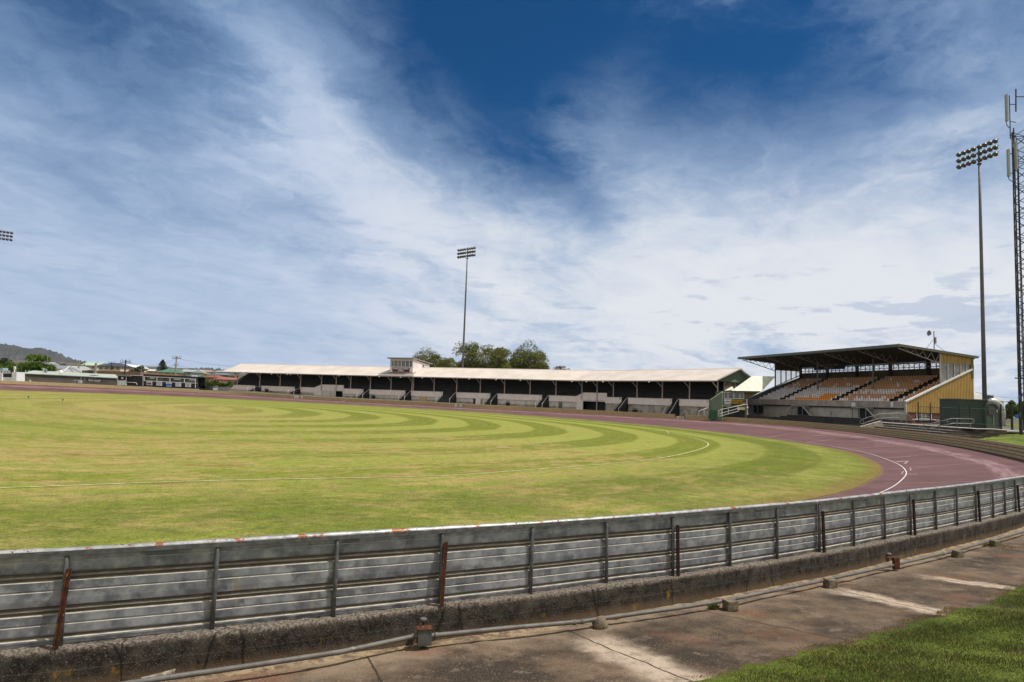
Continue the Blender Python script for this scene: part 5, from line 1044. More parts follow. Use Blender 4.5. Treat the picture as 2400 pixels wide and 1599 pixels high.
# ================================================================== things by the right end
YB = 75.0
T = thing('plant_shed', 'dark green metal shed beside the ochre end wall', 'shed', at(2280, 998, YB)); q = MB(); a0_, a1_ = at(2249, 998.5, YB), at(2313.5, 999, YB); z1_ = at(2249, 936.5, YB)[2]
def wallbox(q, a, b_, dep, z0, z1, m_=0):
    a = np.array([a[0], a[1], 0]); b_ = np.array([b_[0], b_[1], 0]); d = (b_-a)/np.linalg.norm(b_-a); n_ = np.array([-d[1], d[0], 0])*dep; q.hexa([a+Z(z0), b_+Z(z0), b_+n_+Z(z0), a+n_+Z(z0)], [a+Z(z1), b_+Z(z1), b_+n_+Z(z1), a+n_+Z(z1)], m_)
wallbox(q, a0_, a1_, 3.4, .8, z1_); q.build('shed_body', M['dkgreen'], T); q = MB(); wallbox(q, a0_-np.array([.1, .1, 0]), a1_+np.array([.1, -.1, 0]), 3.6, z1_, z1_+.1); q.build('shed_roof', M['fascia'], T)
T = thing('service_cabinet', 'lighter green cabinet with meter boxes right of the dark green shed', 'cabinet', at(2332, 999, YB-.3)); q = MB(); wallbox(q, at(2313.6, 999, YB-.35), at(2348, 999, YB-.35), 2.2, .8, at(2330, 947, YB)[2]); q.build('cabinet_body', mat('grey green door', (.10, .145, .105), (.085, .125, .09), 2, rough=.6), T)
q = MB(); pbox(q, 2317, 953, 2331, 973, YB-.6, .2); q.build('meter_box', M['pole'], T); q = MB(); pbox(q, 2335.5, 959, 2339, 967, YB-.45, .03); q.build('notice', M['white'], T); q = MB(); pbox(q, 2328.5, 962, 2330, 998, YB-.5, .06); q.build('door_frame', M['stone'], T)
T = thing('air_duct', 'silver curved duct hood bending over beside the green cabinet', 'duct', at(2350, 998, YB-.8)); q = MB(); pts = [(2316, 940), (2324, 939.5), (2334, 942), (2342, 948), (2348, 957), (2350.5, 968), (2351, 999)]; q.tube([at(x, y, YB-.6) for x, y in pts], [.2, .3, .33, .33, .31, .26, .24], 12); q.build('duct_pipe', mat('bright zinc', (.5, .51, .52), (.4, .41, .42), 3, rough=.35, metal=.6), T, smooth=True)
q = MB(); q.box(at(2320, 931.5, YB+1), (.5, .5, .45)); q.build('roof_box', M['pole'], T)
# black steel fence
T = thing('steel_fence', 'black steel post and rail fence before the ochre end wall and green shed', 'fence', at(2250, 998, 71)); YF = 71.5
for x_, yt, yb, r_ in ((2152, 942, 985, .05), (2180, 944, 988, .05), (2206, 946, 990, .05), (2248, 947, 993, .05), (2273, 947, 995, .05), (2345.5, 948, 1003, .075), (2371, 950, 1002, .11), (2398, 950, 1003, .06)):
    a = at(x_, yt, YF); b_ = at(x_, yb+6, YF); q = MB(); q.tube([a, (a[0], a[1], b_[2])], r_, 6); q.build('steel_post', M['black'], T)
q = MB(); q.tube([at(2152, 953, YF), at(2248, 957, YF), at(2372, 961, YF)], .03, 6); q.tube([at(2152, 982, YF), at(2248, 991, YF), at(2372, 999, YF)], .03, 6); q.build('rails', M['black'], T)
q = MB()
for k in range(75):
    x_ = 2152+219*k/74; a = at(x_, 953+8*k/74, YF); q.beam(a, (a[0], a[1], a[2]-1.55), .008, .008)
q.build('wires', M['darksteel'], T)
# path and concrete steps
step = [((2036, 1003), 84.5, (2192, 1016), 66.0), ((2052, 1000), 85.5, (2211, 1012), 67), ((2067, 996), 86.5, (2231, 1008), 68), ((2082, 991.6), 87.5, (2252, 1003.2), 69)]
T = thing('concrete_steps', 'wide pale edged concrete steps climbing from the board fence to the path', 'steps', at(2120, 1006, 72)); q = MB(); nq = MB()
for k in range(4):
    a, b_ = at(*step[k][0], step[k][1]), at(*step[k][2], step[k][3]); d = (b_-a)/np.linalg.norm(b_-a); n_ = np.array([-d[1], d[0], 0]); n_ = n_ if n_@np.array([.6, .8, 0]) > 0 else -n_; zt = (a[2]+b_[2])/2
    A = [np.array([a[0], a[1], 0]), np.array([b_[0], b_[1], 0]), np.array([b_[0], b_[1], 0])+n_*4.2, np.array([a[0], a[1], 0])+n_*4.2]; q.hexa([p+Z(zt-.9) for p in A], [p+Z(zt-.035) for p in A]); B_ = [A[0], A[1], A[1]+n_*.3, A[0]+n_*.3]; nq.hexa([p+Z(zt-.04)-n_*.02 for p in B_], [p+Z(zt)-n_*.02 for p in B_])
q.build('treads', mat('dark step concrete', (.10, .085, .07), (.07, .06, .05), 2, rough=.95), T); nq.build('nosings', M['stone'], T)
a, b_ = at(*step[3][0], step[3][1]), at(*step[3][2], step[3][3]); d = (b_-a)/np.linalg.norm(b_-a); PV = []
for k, p in enumerate([a-d*4, a, b_, b_+d*3.5, at(2330, 1006.5, 70), at(2400, 1012.5, 68), at(2480, 1020, 67)]):
    PV += [np.array([p[0], p[1], p[2]+.02]), np.array([p[0]+1.8, p[1]+2.6, p[2]+.03])]
fastmesh('path', np.array(PV), grid_faces(7, 2), M['stone'], kind='structure', origin0=True)
q = MB(); quad(q, [at(2016, 1008, 85.5), at(2072, 1000, 85.5), at(2066, 986.5, 85.5), at(2016, 1000.5, 85.5)], .4); q.build('ramp_wall', M['stone'], label='short sloping concrete wall at the left end of the steps', cat='wall')
Y7 = 84
def P7(l): return [at(x, y, Y7) for x, y in l]
T = prail('handrail', 'looped pipe handrail at the left side of the concrete steps', P7([(2062, 981), (2030, 990), (2022, 994.5), (2017, 993), (2015.5, 988), (2019, 984), (2035, 978), (2062, 970.5), (2105, 968), (2128, 972), (2135, 977), (2136, 989)]), .032, 'grey')
q = MB(); q.tube(P7([(2062, 981), (2085, 979), (2110, 978.5), (2114, 974), (2110, 971.5)]), .032, 6); q.build('rail', M['grey'], T)
for x_, y0, y1 in ((2023, 984, 1000), (2044, 976, 996), (2066, 970, 992), (2086, 969.5, 994), (2092, 978, 995), (2112, 974, 997), (2124, 972, 996)): q = MB(); q.tube(P7([(x_, y0), (x_+.3, y1)]), .028, 6); q.build('upright', M['grey'], T)
Y7 = 68
T = prail('handrail', 'looped pipe handrail at the right side of the concrete steps', P7([(2165, 1006.5), (2200, 999), (2235, 992.5), (2276, 993), (2282, 990), (2283.5, 986), (2279, 982), (2232, 981), (2165, 996.5), (2156, 999), (2153, 1003), (2157, 1006)]), .032, 'grey')
for x_, y0, y1 in ((2163, 996, 1017), (2202, 988.5, 1012), (2220, 984, 1003), (2243, 981.5, 1003), (2274, 993, 1006)): q = MB(); q.tube(P7([(x_, y0), (x_+.3, y1)]), .028, 6); q.build('upright', M['grey'], T)
Y7 = 78
for k, (lab, l, ups) in enumerate([('small pipe rail loop below the left gable window', [(2159, 990), (2159, 978), (2162, 976), (2178, 976), (2181, 979), (2181.5, 992)], []), ('small pipe rail loop between the two gable windows', [(2195, 993), (2195.5, 981), (2199, 978), (2216, 979), (2220, 982), (2221, 996)], [])]):
    prail('pipe_rail', lab, P7(l), .03, 'grey', group=None)
q = MB(); q.box(at(2170, 984, 84), (3.6, .5, .12), UD if False else WD); T = thing('bench', 'white topped bench under the left gable window', 'bench', at(2170, 988, 84)); q.build('seat', M['white'], T); q = MB(); q.box(at(2170, 987.5, 84), (3.0, .3, .35), WD); q.build('legs', M['darksteel'], T)
T = thing('bench', 'white topped bench under the right gable window by the shed', 'bench', at(2230, 991, 82)); q = MB(); q.box(at(2230, 987, 82), (3.6, .5, .12), WD); q.build('seat', M['white'], T); q = MB(); q.box(at(2230, 990.5, 82), (3.0, .3, .35), WD); q.build('legs', M['darksteel'], T)
T = thing('industrial_building', 'low grey roofed building seen between the ochre wall and the mast', 'building', at(2320, 975, 170)); q = MB(); pbox(q, 2270, 938, 2352, 985, 170, 8); q.build('wall', M['block'], T)
q = MB(); A = [at(2276, 936, 169), at(2362, 941, 169), at(2330, 929, 176), at(2284, 920, 176)]; q.hexa([p-Z(.15) for p in A], A); q.build('roof', M['pole'] if False else mat('weathered grey roof', (.34, .33, .29), (.28, .27, .24), .5, rough=.7), T)
q = MB(); p = at(2386, 976, 88); q.box(p, (.75, .1, .5)); q.build('sign_board', mat('blue board', (.01, .11, .26)), label='small bright blue board before the bushes at the right edge', cat='sign')

# ================================================================== vegetation
def crown(c, rx, ry, rz_, n, leaf, mt, parent, nb=16, gap=.35, seed=0, name='crown', flat=.0):
    r = np.random.default_rng(seed); B_ = r.normal(size=(nb, 3)); B_ /= np.linalg.norm(B_, axis=1)[:, None]; B_ *= (r.uniform(.25, .78, nb)[:, None]); B_[:, 2] = np.where(B_[:, 2] < -.35, B_[:, 2]*.4, B_[:, 2])
    br = r.uniform(.24, .46, nb); i = r.integers(0, nb, n); v_ = r.normal(size=(n, 3)); v_ /= np.linalg.norm(v_, axis=1)[:, None]; v_[:, 2] = np.where(v_[:, 2] < -.3, -v_[:, 2]*.6, v_[:, 2])
    P_ = B_[i]+v_*(br[i]*r.uniform(.55, 1.06, n)**.6)[:, None]; P_ = np.array(c)+P_*np.array([rx, ry, rz_]); a = r.normal(size=(n, 3)); a /= np.linalg.norm(a, axis=1)[:, None]; b_ = np.cross(a, r.normal(size=(n, 3))); b_ /= np.linalg.norm(b_, axis=1)[:, None]
    s_ = (leaf*r.uniform(.5, 1.2, n))[:, None]; V = np.stack([P_-a*s_, P_-b_*s_*.55, P_+a*s_, P_+b_*s_*.55], 1).reshape(-1, 3); return fastmesh(name, V, np.arange(n*4).reshape(n, 4), mt, parent=parent)
def tree(name, label, px, ytop, ybase, wpx, Y, mt, n=1800, leaf=None, group=None, nb=16, cat='tree', trunk=True, seed=None, crownfrac=.72):
    top = at(px, ytop, Y); W_ = wpx*Y/F/2; gb_ = at(px, ybase, Y)[2]; H_ = top[2]-gb_; seed = int(px*7+ytop) if seed is None else seed; T = thing(name, label, cat, (top[0], Y, gb_), group); cz = gb_+H_*(1-crownfrac/2); rz_ = H_*crownfrac/2
    leaf = leaf or max(.12, W_*.075); crown((top[0], Y, cz), W_, W_, rz_, n, leaf, M[mt], T, nb, seed=seed)
    if trunk:
        q = MB(); rr = random.Random(seed); q.tube([(top[0], Y, gb_-.3), (top[0]+.05*W_, Y, gb_+H_*.3), (top[0]-.03*W_, Y, gb_+H_*.6)], [max(.12, W_*.07), max(.09, W_*.055), .05], 7)
        for k in range(5): a = rr.uniform(0, 6.28); z0 = gb_+H_*rr.uniform(.25, .5); q.tube([(top[0], Y, z0), (top[0]+W_*.35*math.cos(a), Y+W_*.35*math.sin(a), z0+H_*.2), (top[0]+W_*.6*math.cos(a), Y+W_*.6*math.sin(a), z0+H_*.36)], [W_*.035+.03, W_*.025+.02, .02], 5)
        q.build('trunk', M['bark'], T)
    return T
GE = 'gum trees behind the long stand'
for px, yt, wp, Y, n, lab in [(999, 813, 72, 214, 2600, 'gum tree just right of the commentary box behind the long stand'), (1046, 832, 58, 208, 1800, 'low gum tree between the first gum and the slim floodlight mast'), (1032, 838, 46, 222, 1300, 'small olive gum tree half hidden behind the low gum'),
                              (1103, 802, 74, 216, 3000, 'tall gum tree right behind the slim floodlight mast'), (1163, 806, 84, 212, 3200, 'broad gum tree in the middle of the group behind the long stand'), (1216, 815, 60, 222, 1800, 'gum tree with open sky gaps left of the tallest gum'),
                              (1250, 803, 84, 214, 3400, 'tallest gum tree at the right end of the group'), (1080, 838, 110, 226, 2000, 'low spreading gum foliage behind the slim mast'), (1190, 836, 130, 228, 2400, 'low spreading gum foliage between the broad gum and the tallest gum')]:
    tree('gum_tree', lab, px, yt, 925, wp*1.22, Y, 'euca', int(n*3.8), .24, GE, 34, crownfrac=.86)
tree('round_bush', 'low dome shaped bush just over the roof right of the gums', 1313, 856, 905, 60, 200, 'redleaf', 1200, .25)
for px, yt, wp, Y, mt, n, lab in [(90, 832, 100, 195, 'bright', 4200, 'big bright green tree behind the clubrooms'), (30, 836, 66, 200, 'bright', 2400, 'bright green tree above the scoreboard'), (5, 829, 66, 230, 'dark', 2600, 'dark tree cut by the left edge in front of the hill'),
                                  (118, 868, 30, 170, 'bright', 900, 'yellow green shrub at the right foot of the big bright tree'), (46, 868, 26, 165, 'dark', 800, 'dark shrub between scoreboard and clubrooms'), (184, 842, 36, 250, 'redleaf', 1300, 'brown green tree left of the pale green roofed house'),
                                  (324, 853, 46, 260, 'dark', 2000, 'dark dome shaped tree right of the white roofed house'), (357, 865, 30, 240, 'hedge', 1000, 'olive bushy tree left of the green roofed house'), (449, 863, 34, 300, 'dark', 1300, 'dark round tree above the grey green house'),
                                  (112, 846, 40, 420, 'dark', 900, 'distant dark tree below the hill slope left'), (138, 848, 44, 430, 'dark', 900, 'distant dark tree below the hill slope right'), (215, 866, 36, 225, 'redleaf', 900, 'low red brown shrub behind the clubrooms roof'),
                                  (545, 876, 34, 260, 'redleaf', 900, 'dark red leafed tree at the left end of the long stand'), (405, 866, 60, 330, 'dark', 900, 'row of dark trees behind the green roofed house'), (372, 872, 26, 262, 'hedge', 600, 'small olive tree behind the black press box')]:
    tree('leafy_tree', lab, px, yt, 912 if Y < 300 else 885, wp, Y, mt, n, None, 'background trees at the left', 16, crownfrac=.85)
for i, (px, yt, wp, mt, lab) in enumerate([(476, 884, 36, 'hedge', 'leftmost golden bush right of the black press box'), (500, 890, 34, 'hedge', 'second golden bush right of the press box'), (520, 894, 30, 'hedge', 'third golden green bush above the mesh fence'), (537, 894, 26, 'bright', 'bush against the low end of the long stand')]):
    tree('hedge_bush', lab, px, yt, 912, wp, 165, mt, 1100, .3, 'golden hedge bushes', 10, cat='bush', trunk=False, crownfrac=1)
for i, (px, yt, wp, lab) in enumerate([(2366, 936, 44, 'yellow green bush left of the blue board at the right edge'), (2398, 940, 44, 'yellow green bush behind the tower at the right edge')]):
    tree('bush', lab, px, yt, 1000, wp, 96, 'hedge', 2600, .2, None, 14, cat='bush', crownfrac=1, trunk=False)
q = MB()
T = thing('norfolk_pine', 'pointed tiered pine tree standing above the green roofed house', 'tree', at(382, 880, 300)); top = at(382.5, 843, 300); V = []; r = np.random.default_rng(4); H_ = 6.2
q.tube([top-Z(H_+2), top], [.22, .03], 6); q.build('trunk', M['bark'], T)
for k in range(13):
    z = top[2]-.3-H_*k/13; L_ = .25+3.0*(k/13)**.9
    for b_ in range(9):
        a = 6.28*b_/9+k*.7; 
        for j in range(14):
            f_ = (j+1)/14; V.append(((top[0]+L_*f_*math.cos(a), 300+L_*f_*math.sin(a), z+.45*f_*f_*L_*.35), L_))
V_ = []; 
for (p, L_) in V:
    p = np.array(p); 
    for _ in range(2): a_ = r.normal(size=3)*.17; b2 = r.normal(size=3)*.1; V_ += [p-a_, p-b2, p+a_, p+b2]
fastmesh('crown', np.array(V_), np.arange(len(V_)).reshape(-1, 4), M['pinel'], parent=T)

# ================================================================== left side: clubrooms, press box, scoreboard, houses
def cm(name, c, c2=None, rough=.8): return mat(name, c, c2 or tuple(x*.85 for x in c), .6, rough=rough)
T = thing('clubrooms', 'long low grey clubrooms with pale green roof behind the fence at left', 'building', at(160, 905, 150))
q = MB(); pbox(q, 57, 875.5, 276, 903, 150, 8, dy1=9); q.build('wall', cm('grey brown render', (.15, .135, .12)), T)
q = MB(); pbox(q, 60, 884, 276, 903, 149.9, .08, dy1=8); q.build('lower_wall', cm('paler render', (.27, .24, .21)), T)
q = MB(); A = [at(53, 874.8, 149), at(287, 886.5, 149), at(282, 878.5, 155), at(77, 868.6, 155)]; q.hexa([p-Z(.15) for p in A], A); A2 = [A[3], A[2], at(287, 884, 162), at(60, 873, 162)]; q.hexa([p-Z(.15) for p in A2], [p+Z(.01) for p in A2]); q.build('roof', cm('pale sage roof', (.32, .36, .31)), T)
for x_, w_ in ((100, 3), (103.5, 4)): q = MB(); pbox(q, x_, 864 if w_ < 4 else 865, x_+w_, 873.5, 152, .5); q.build('flue', M['white'] if w_ < 4 else M['grey'], T)
for x_ in (59, 67): q = MB(); pbox(q, x_, 868, x_+1.2, 873, 152, .1); q.build('vent_pipe', M['white'], T)
q = MB(); q.lathe(at(143, 874, 151), [(0, .45), (.25, .4), (.5, .25), (.6, .1)], n=10); q.build('roof_ventilator', M['white'], T); q = MB(); q.lathe(at(222, 876.5, 151), [(0, .9), (.1, .8), (.2, .3)], n=10); q.build('roof_ventilator', M['grey'], T)
for x0, x1, y0, y1, m_ in ((188, 192, 884, 888, 'white'), (227, 231, 884.5, 887, 'black'), (265, 268, 886.5, 890, 'brick'), (198, 199.5, 881, 892, 'white'), (271, 275, 887, 891.5, 'grey'), (183, 186, 883, 886, 'black')): q = MB(); pbox(q, x0, y0, x1, y1, 149.8, .06); q.build('window' if m_ != 'white' else 'sign_plate', M[m_], T)
q = MB(); pbox(q, 203, 887.2, 236, 893.6, 148.6, .06, dy1=.8); T2 = q.build('banner', M['black'], label='black banner with white letters hung on the fence before the clubrooms', cat='banner')
text_part('Amemaul', .62, at(221, 891.8, 148.5), (1, 0, -.02), (0, 0, 1), M['white'], T2, bold=.02, sx=1.1); text_part('Alcohol free oval', .3, at(221, 889, 148.5), (1, 0, -.02), (0, 0, 1), M['dimlet'], T2, sx=1.1)
T2 = thing('event_board', 'white board with grey figures standing behind the fence before the clubrooms', 'sign', at(183, 900, 148)); q = MB(); pbox(q, 174, 891, 192, 898.5, 148, .08); bo = q.build('board', M['white'], T2); q = MB()
for x_ in (175, 178, 181): pbox(q, x_, 892, x_+1.6, 898, 147.9, .05)
q.build('figures', M['darksteel'], bo); q = MB(); pbox(q, 175.5, 898.5, 176.5, 902, 148, .08); pbox(q, 189.5, 898.5, 190.5, 902, 148, .08); q.build('stand_legs', M['grey'], T2)
q = MB(); pbox(q, 68, 890, 72, 895, 147.5, .1); q.build('round_sign', M['white'], label='small white sign before the left end of the clubrooms', cat='sign')
T = thing('pipe_fence', 'thin pipe and wire fence running before the clubrooms', 'fence', at(150, 900, 147)); q = MB(); q.tube([at(38, 885.5, 147), at(120, 887.5, 147), at(205, 890, 147), at(276, 894, 147)], .035, 5); q.build('pipe', M['pole'], T)
for k in range(12): x_ = 40+k*21; q = MB(); q.tube([at(x_, 885.3+.035*(x_-38), 147), at(x_, 903+.03*(x_-38), 147)], .035, 5); q.build('fence_post', M['pole'], T)
T = thing('ticket_booth', 'black and white booth between the clubrooms and the black wall', 'booth', at(285, 905, 146)); q = MB(); pbox(q, 275, 880, 297, 903, 146, 3, dy1=1); q.build('booth_body', M['black'], T); q = MB(); pbox(q, 275, 880.5, 276.5, 903, 145.9, .1); pbox(q, 295.2, 881, 296.6, 903, 145.9, .1); pbox(q, 276, 892, 295.5, 903, 145.85, .1); q.build('white_trim', M['white'], T)
q = MB(); pbox(q, 272, 877.5, 305, 881, 145.5, 3.5, dy1=1.5); q.build('booth_roof', M['grey'], T); q = MB(); pbox(q, 284, 884, 289, 888.5, 145.8, .04); q.build('notice', M['white'], T)
T = thing('board_wall', 'plain black boarded wall between booth and press box', 'wall', at(315, 905, 146)); q = MB(); pbox(q, 298, 880, 335, 904, 146.2, .4, dy1=2); q.build('boards', M['black'], T); q = MB(); pbox(q, 304, 879.2, 336, 880.3, 146, .6, dy1=.3); pbox(q, 334.4, 880, 336, 905, 146, .2); q.build('trim', M['white'], T)
prail('pipe_rail', 'small white pipe rail before the plain black wall', [at(297, 896, 144.5), at(318, 897, 144.5), at(320.5, 899, 144.5), at(321, 903, 144.5)], .05, 'white')
T = thing('press_box', 'black press box with white framed window band and five sponsor boards', 'building', at(400, 910, 146)); q = MB()
def pp_(x, y): return at(x, y+(x-336)*.049, 146)
def bq(q, x0, y0, x1, y1, th=.1, dY=0.0):
    d = np.array([0, dY, 0]); quad(q, [pp_(x0, y1)+d, pp_(x1, y1)+d, pp_(x1, y0)+d, pp_(x0, y0)+d], th)
for y0, y1 in ((877, 882.5), (892.5, 905.5)): bq(q, 336, y0, 461, y1, .3)
pk = [pp_(461, 905.5), at(467, 910, 150), at(467, 884.5, 150), pp_(461, 877)]; quad(q, pk, .2, (-1, 0, 0)); bq(q, 336, 877, 461, 905.5, .2, 4.0); bq(q, 336, 877, 461, 878, 4.0); bq(q, 336, 904, 461, 905.5, 4.0)
bd = q.build('box_body', M['black'], T); q = MB(); bq(q, 337, 882, 461, 893, .05, .3); q.build('window_glass', mat('dim reflecting glass', (.05, .055, .045), (.13, .13, .10), .7, rough=.2), T)
q = MB(); bq(q, 338, 881.7, 460, 882.9, .1, -.1); bq(q, 338, 891.9, 462, 893.1, .1, -.1)
for x_ in (338, 367.5, 398, 432, 457.6): bq(q, x_, 882, x_+1.5, 893 if x_ < 450 else 903.5, .1, -.12)
q.build('window_frame', M['white'], T); q = MB()
for x0, x1 in ((350, 361), (406, 422), (443, 457)): bq(q, x0, 883.5, x1, 886.5, .04, .2)
q.build('blinds', M['white'], T)
for k, (x0, c_) in enumerate(((344.3, (.45, .35, .5)), (367.3, (.55, .58, .66)), (390, (.03, .16, .45)), (412, (.52, .6, .62)), (435, (.55, .58, .6)))):
    q = MB(); bq(q, x0, 892.6, x0+13, 902.3+(1.2 if k == 2 else 0), .06, -.15); sb = q.build('sponsor_board', M['white'] if k != 2 else cm('board blue', (.03, .16, .45)), T)
    q = MB()
    if k == 0: bq(q, x0+1.5, 896.5, x0+11.5, 900.6, .03, -.2)
    elif k == 2: bq(q, x0, 892.6, x0+13, 897, .03, -.2); bq(q, x0+1, 901.5, x0+12, 902.8, .03, -.2)
    else: bq(q, x0+1.5, 897, x0+11, 898.3, .03, -.2); bq(q, x0+3, 899.3, x0+10, 900, .03, -.2)
    q.build('board_print', [cm('print %d' % k, ((.2, .05, .16), (.3, .33, .5), (.6, .62, .68), (.25, .4, .42), (.12, .14, .2))[k])], sb)
    q = MB(); bq(q, x0+1.5, 893.8, x0+11.5, 895, .03, -.24); q.build('board_heading', cm('heading %d' % k, (.2, .2, .26)), sb)
T = thing('scoreboard', 'black scoreboard with white letters between white pillars at the left edge', 'scoreboard', at(15, 897, 138)); q = MB(); pbox(q, -20, 868.5, 28, 885, 138, .3); sb = q.build('display_board', M['black'], T); text_part('DISER', .85, at(12.5, 872.5, 137.9), (1, 0, 0), (0, .0, 1), M['white'], sb, bold=.03, sx=1.0)
q = MB(); pbox(q, -20, 884.5, 36, 894.5, 137.9, 2); q.build('base_wall', M['white'], T); q = MB(); pbox(q, 27.5, 872, 38.5, 894.5, 137.8, 2.4); q.build('pillar', M['white'], T); q = MB(); pbox(q, -8, 875, 4.7, 894.5, 137.7, 2.4); q.build('pillar', M['white'], T)
q = MB(); pbox(q, -6, 862.5, 6.5, 874.8, 138.2, 1.5); q.build('clock_box', cm('pale blue box', (.25, .33, .38)), T); q = MB(); pbox(q, 31.5, 859, 34.6, 865.5, 138.4, .3); pbox(q, 32.3, 865, 34, 872.5, 138.4, .2); q.build('loudspeaker', M['white'], T)
# low fences right of the press box
for x0, x1, y0, y1, mt, lab in ((467, 478, 905, 912.5, 'pole', 'short grey corrugated fence panel right of the press box'), (478, 492, 902.5, 912, 'dkgreen', 'dark gate panel between the two grey fence panels'), (492, 510, 906, 915, 'pole', 'grey fence panel carrying a white notice'), (511, 536, 907, 916, 'grey', 'pale grey fence panel beside the low end of the long stand')):
    q = MB(); pbox(q, x0, y0, x1, y1+4, 150, .12, dy1=1); q.build('fence_panel', M[mt], label=lab, cat='fence')
q = MB(); pbox(q, 499, 909, 510, 915, 149.8, .04); q.build('notice', M['white'], label='white notice on the grey fence panel by the long stand', cat='sign')

def house(x0, x1, ye, yr, yb, Y, wc, rc, label, kind='hip', dep=9, wins=3, name='house'):
    T = thing(name, label, 'house', at((x0+x1)/2, yb, Y), 'houses of the town behind the oval'); q = MB(); pbox(q, x0, ye, x1, yb+3, Y, dep, dy1=(x1-x0)*.03); q.build('wall', cm('wall paint', wc), T)
    ov = .6; a, b_ = at(x0, ye, Y)+np.array([-ov, -ov, 0]), at(x1, ye+(x1-x0)*.03, Y)+np.array([ov, -ov, 0]); zr = at((x0+x1)/2, yr, Y+dep/2)[2]; z0 = min(a[2], b_[2]); w_ = b_[0]-a[0]; D_ = dep+2*ov; i_ = w_*.3 if kind == 'hip' else 0
    c = [(a[0], a[1]), (b_[0], a[1]), (b_[0], a[1]+D_), (a[0], a[1]+D_)]; m0 = (a[0]+i_, a[1]+D_/2); m1 = (b_[0]-i_, a[1]+D_/2); q = MB(); c3 = [np.array([*p, z0]) for p in c]; r0, r1 = np.array([*m0, zr]), np.array([*m1, zr])
    q.poly([c3[0], c3[1], r1, r0]); q.poly([c3[1], c3[2], r1]); q.poly([c3[2], c3[3], r0, r1]); q.poly([c3[3], c3[0], r0]); q.poly([p-Z(.15) for p in c3][::-1]); 
    for k in range(4): q.poly([c3[k]-Z(.15), c3[(k+1) % 4]-Z(.15), c3[(k+1) % 4], c3[k]])
    q.build('roof', cm('roof', rc, rough=.6), T)
    for k in range(wins):
        f_ = (k+.5)/wins; xm = x0+(x1-x0)*f_; ww = (x1-x0)*.16; yy = ye+(x1-x0)*.03*f_; hh = (yb-ye); q = MB(); pbox(q, xm-ww/2, yy+hh*.22, xm+ww/2, yy+hh*.62, Y-.1, .08); q.build('window', M['glass'], T)
H = [(134, 196, 872, 857.5, 874, 235, (.3, .3, .28), (.30, .31, .30), 'grey pyramid roofed house just above the clubrooms roof', 'hip', 0), (119, 152, 864, 856.5, 872, 270, (.36, .33, .38), (.20, .20, .23), 'mauve grey house left of the grey pyramid roof', 'gable', 2),
     (192, 226, 856, 848.5, 866, 280, (.5, .43, .33), (.33, .42, .32), 'house with pale green roof and cream eaves', 'gable', 2), (230, 282, 857.5, 850.5, 869, 262, (.55, .47, .33), (.045, .05, .065), 'cream two storey house with dark navy roof', 'hip', 4),
     (284, 318, 861, 855, 870, 280, (.5, .45, .36), (.72, .72, .72), 'house with bright white roof', 'gable', 2), (368, 417, 872, 864.5, 878, 250, (.55, .42, .22), (.07, .15, .10), 'cream house with green hipped roof behind the press box', 'hip', 3),
     (422, 449, 871, 866, 881, 255, (.38, .44, .43), (.28, .30, .30), 'grey green house right of the large power pole', 'gable', 2), (449, 464, 873, 870, 879, 300, (.55, .45, .25), (.5, .45, .35), 'small cream house under the dark round tree', 'gable', 1),
     (483, 505, 884, 879, 890, 240, (.35, .22, .17), (.24, .065, .045), 'red roofed house behind the golden bushes', 'hip', 2), (508, 552, 889, 884.5, 893, 235, (.4, .3, .24), (.26, .09, .07), 'long pink red roofed house by the low end of the long stand', 'gable', 2),
     (497, 530, 878, 874.5, 884, 300, (.33, .34, .33), (.12, .15, .15), 'dark grey roofed house above the red roofs', 'gable', 3), (470, 492, 871, 868, 876, 420, (.5, .47, .44), (.3, .24, .22), 'distant beige house on the skyline right of the dark tree', 'gable', 2),
     (500, 520, 871, 868.5, 875, 480, (.55, .55, .55), (.3, .3, .32), 'distant pale house in the middle of the skyline', 'gable', 2), (530, 560, 873, 870, 878, 450, (.62, .62, .62), (.45, .47, .5), 'distant white house above the low end of the long stand', 'gable', 2),
     (345, 360, 869, 866, 874, 400, (.5, .5, .48), (.6, .6, .6), 'small distant white roofed house left of the pine', 'gable', 1), (98, 116, 854, 849, 862, 420, (.3, .3, .3), (.34, .36, .34), 'grey roofed house above the big bright tree', 'gable', 1), 
     (455, 470, 869, 867, 873, 600, (.5, .5, .5), (.4, .4, .42), 'tiny distant grey roofed house on the skyline', 'gable', 1), (540, 556, 868, 866, 871, 800, (.6, .6, .6), (.35, .35, .38), 'farthest pale house beside the roof corner of the long stand', 'gable', 1)]
for x0, x1, ye, yr, yb, Y, wc, rc, lab, kd, nw in H: house(x0, x1, ye, yr, yb, Y, wc, rc, lab, kd, 9, nw)
q = MB()
T = bpy.data.objects[[o.name for o in bpy.data.objects if o.get('label', '').startswith('grey pyramid')][0]]
for a, b_ in (((163, 857.5), (150, 871)), ((166, 857.5), (196, 871)), ((163, 857.5), (182, 858))): q.beam(at(*a, 238), at(*b_, 234), .25, .12)
q.build('ridge_flashing', M['white'], T)
T = thing('garden_bank', 'low brown retaining wall and garden bank under the cream house', 'wall', at(255, 876, 225)); q = MB(); pbox(q, 192, 868, 330, 884, 225, 14, dy1=4); q.build('bank_face', cm('brown bank', (.20, .11, .07), (.13, .085, .05)), T)
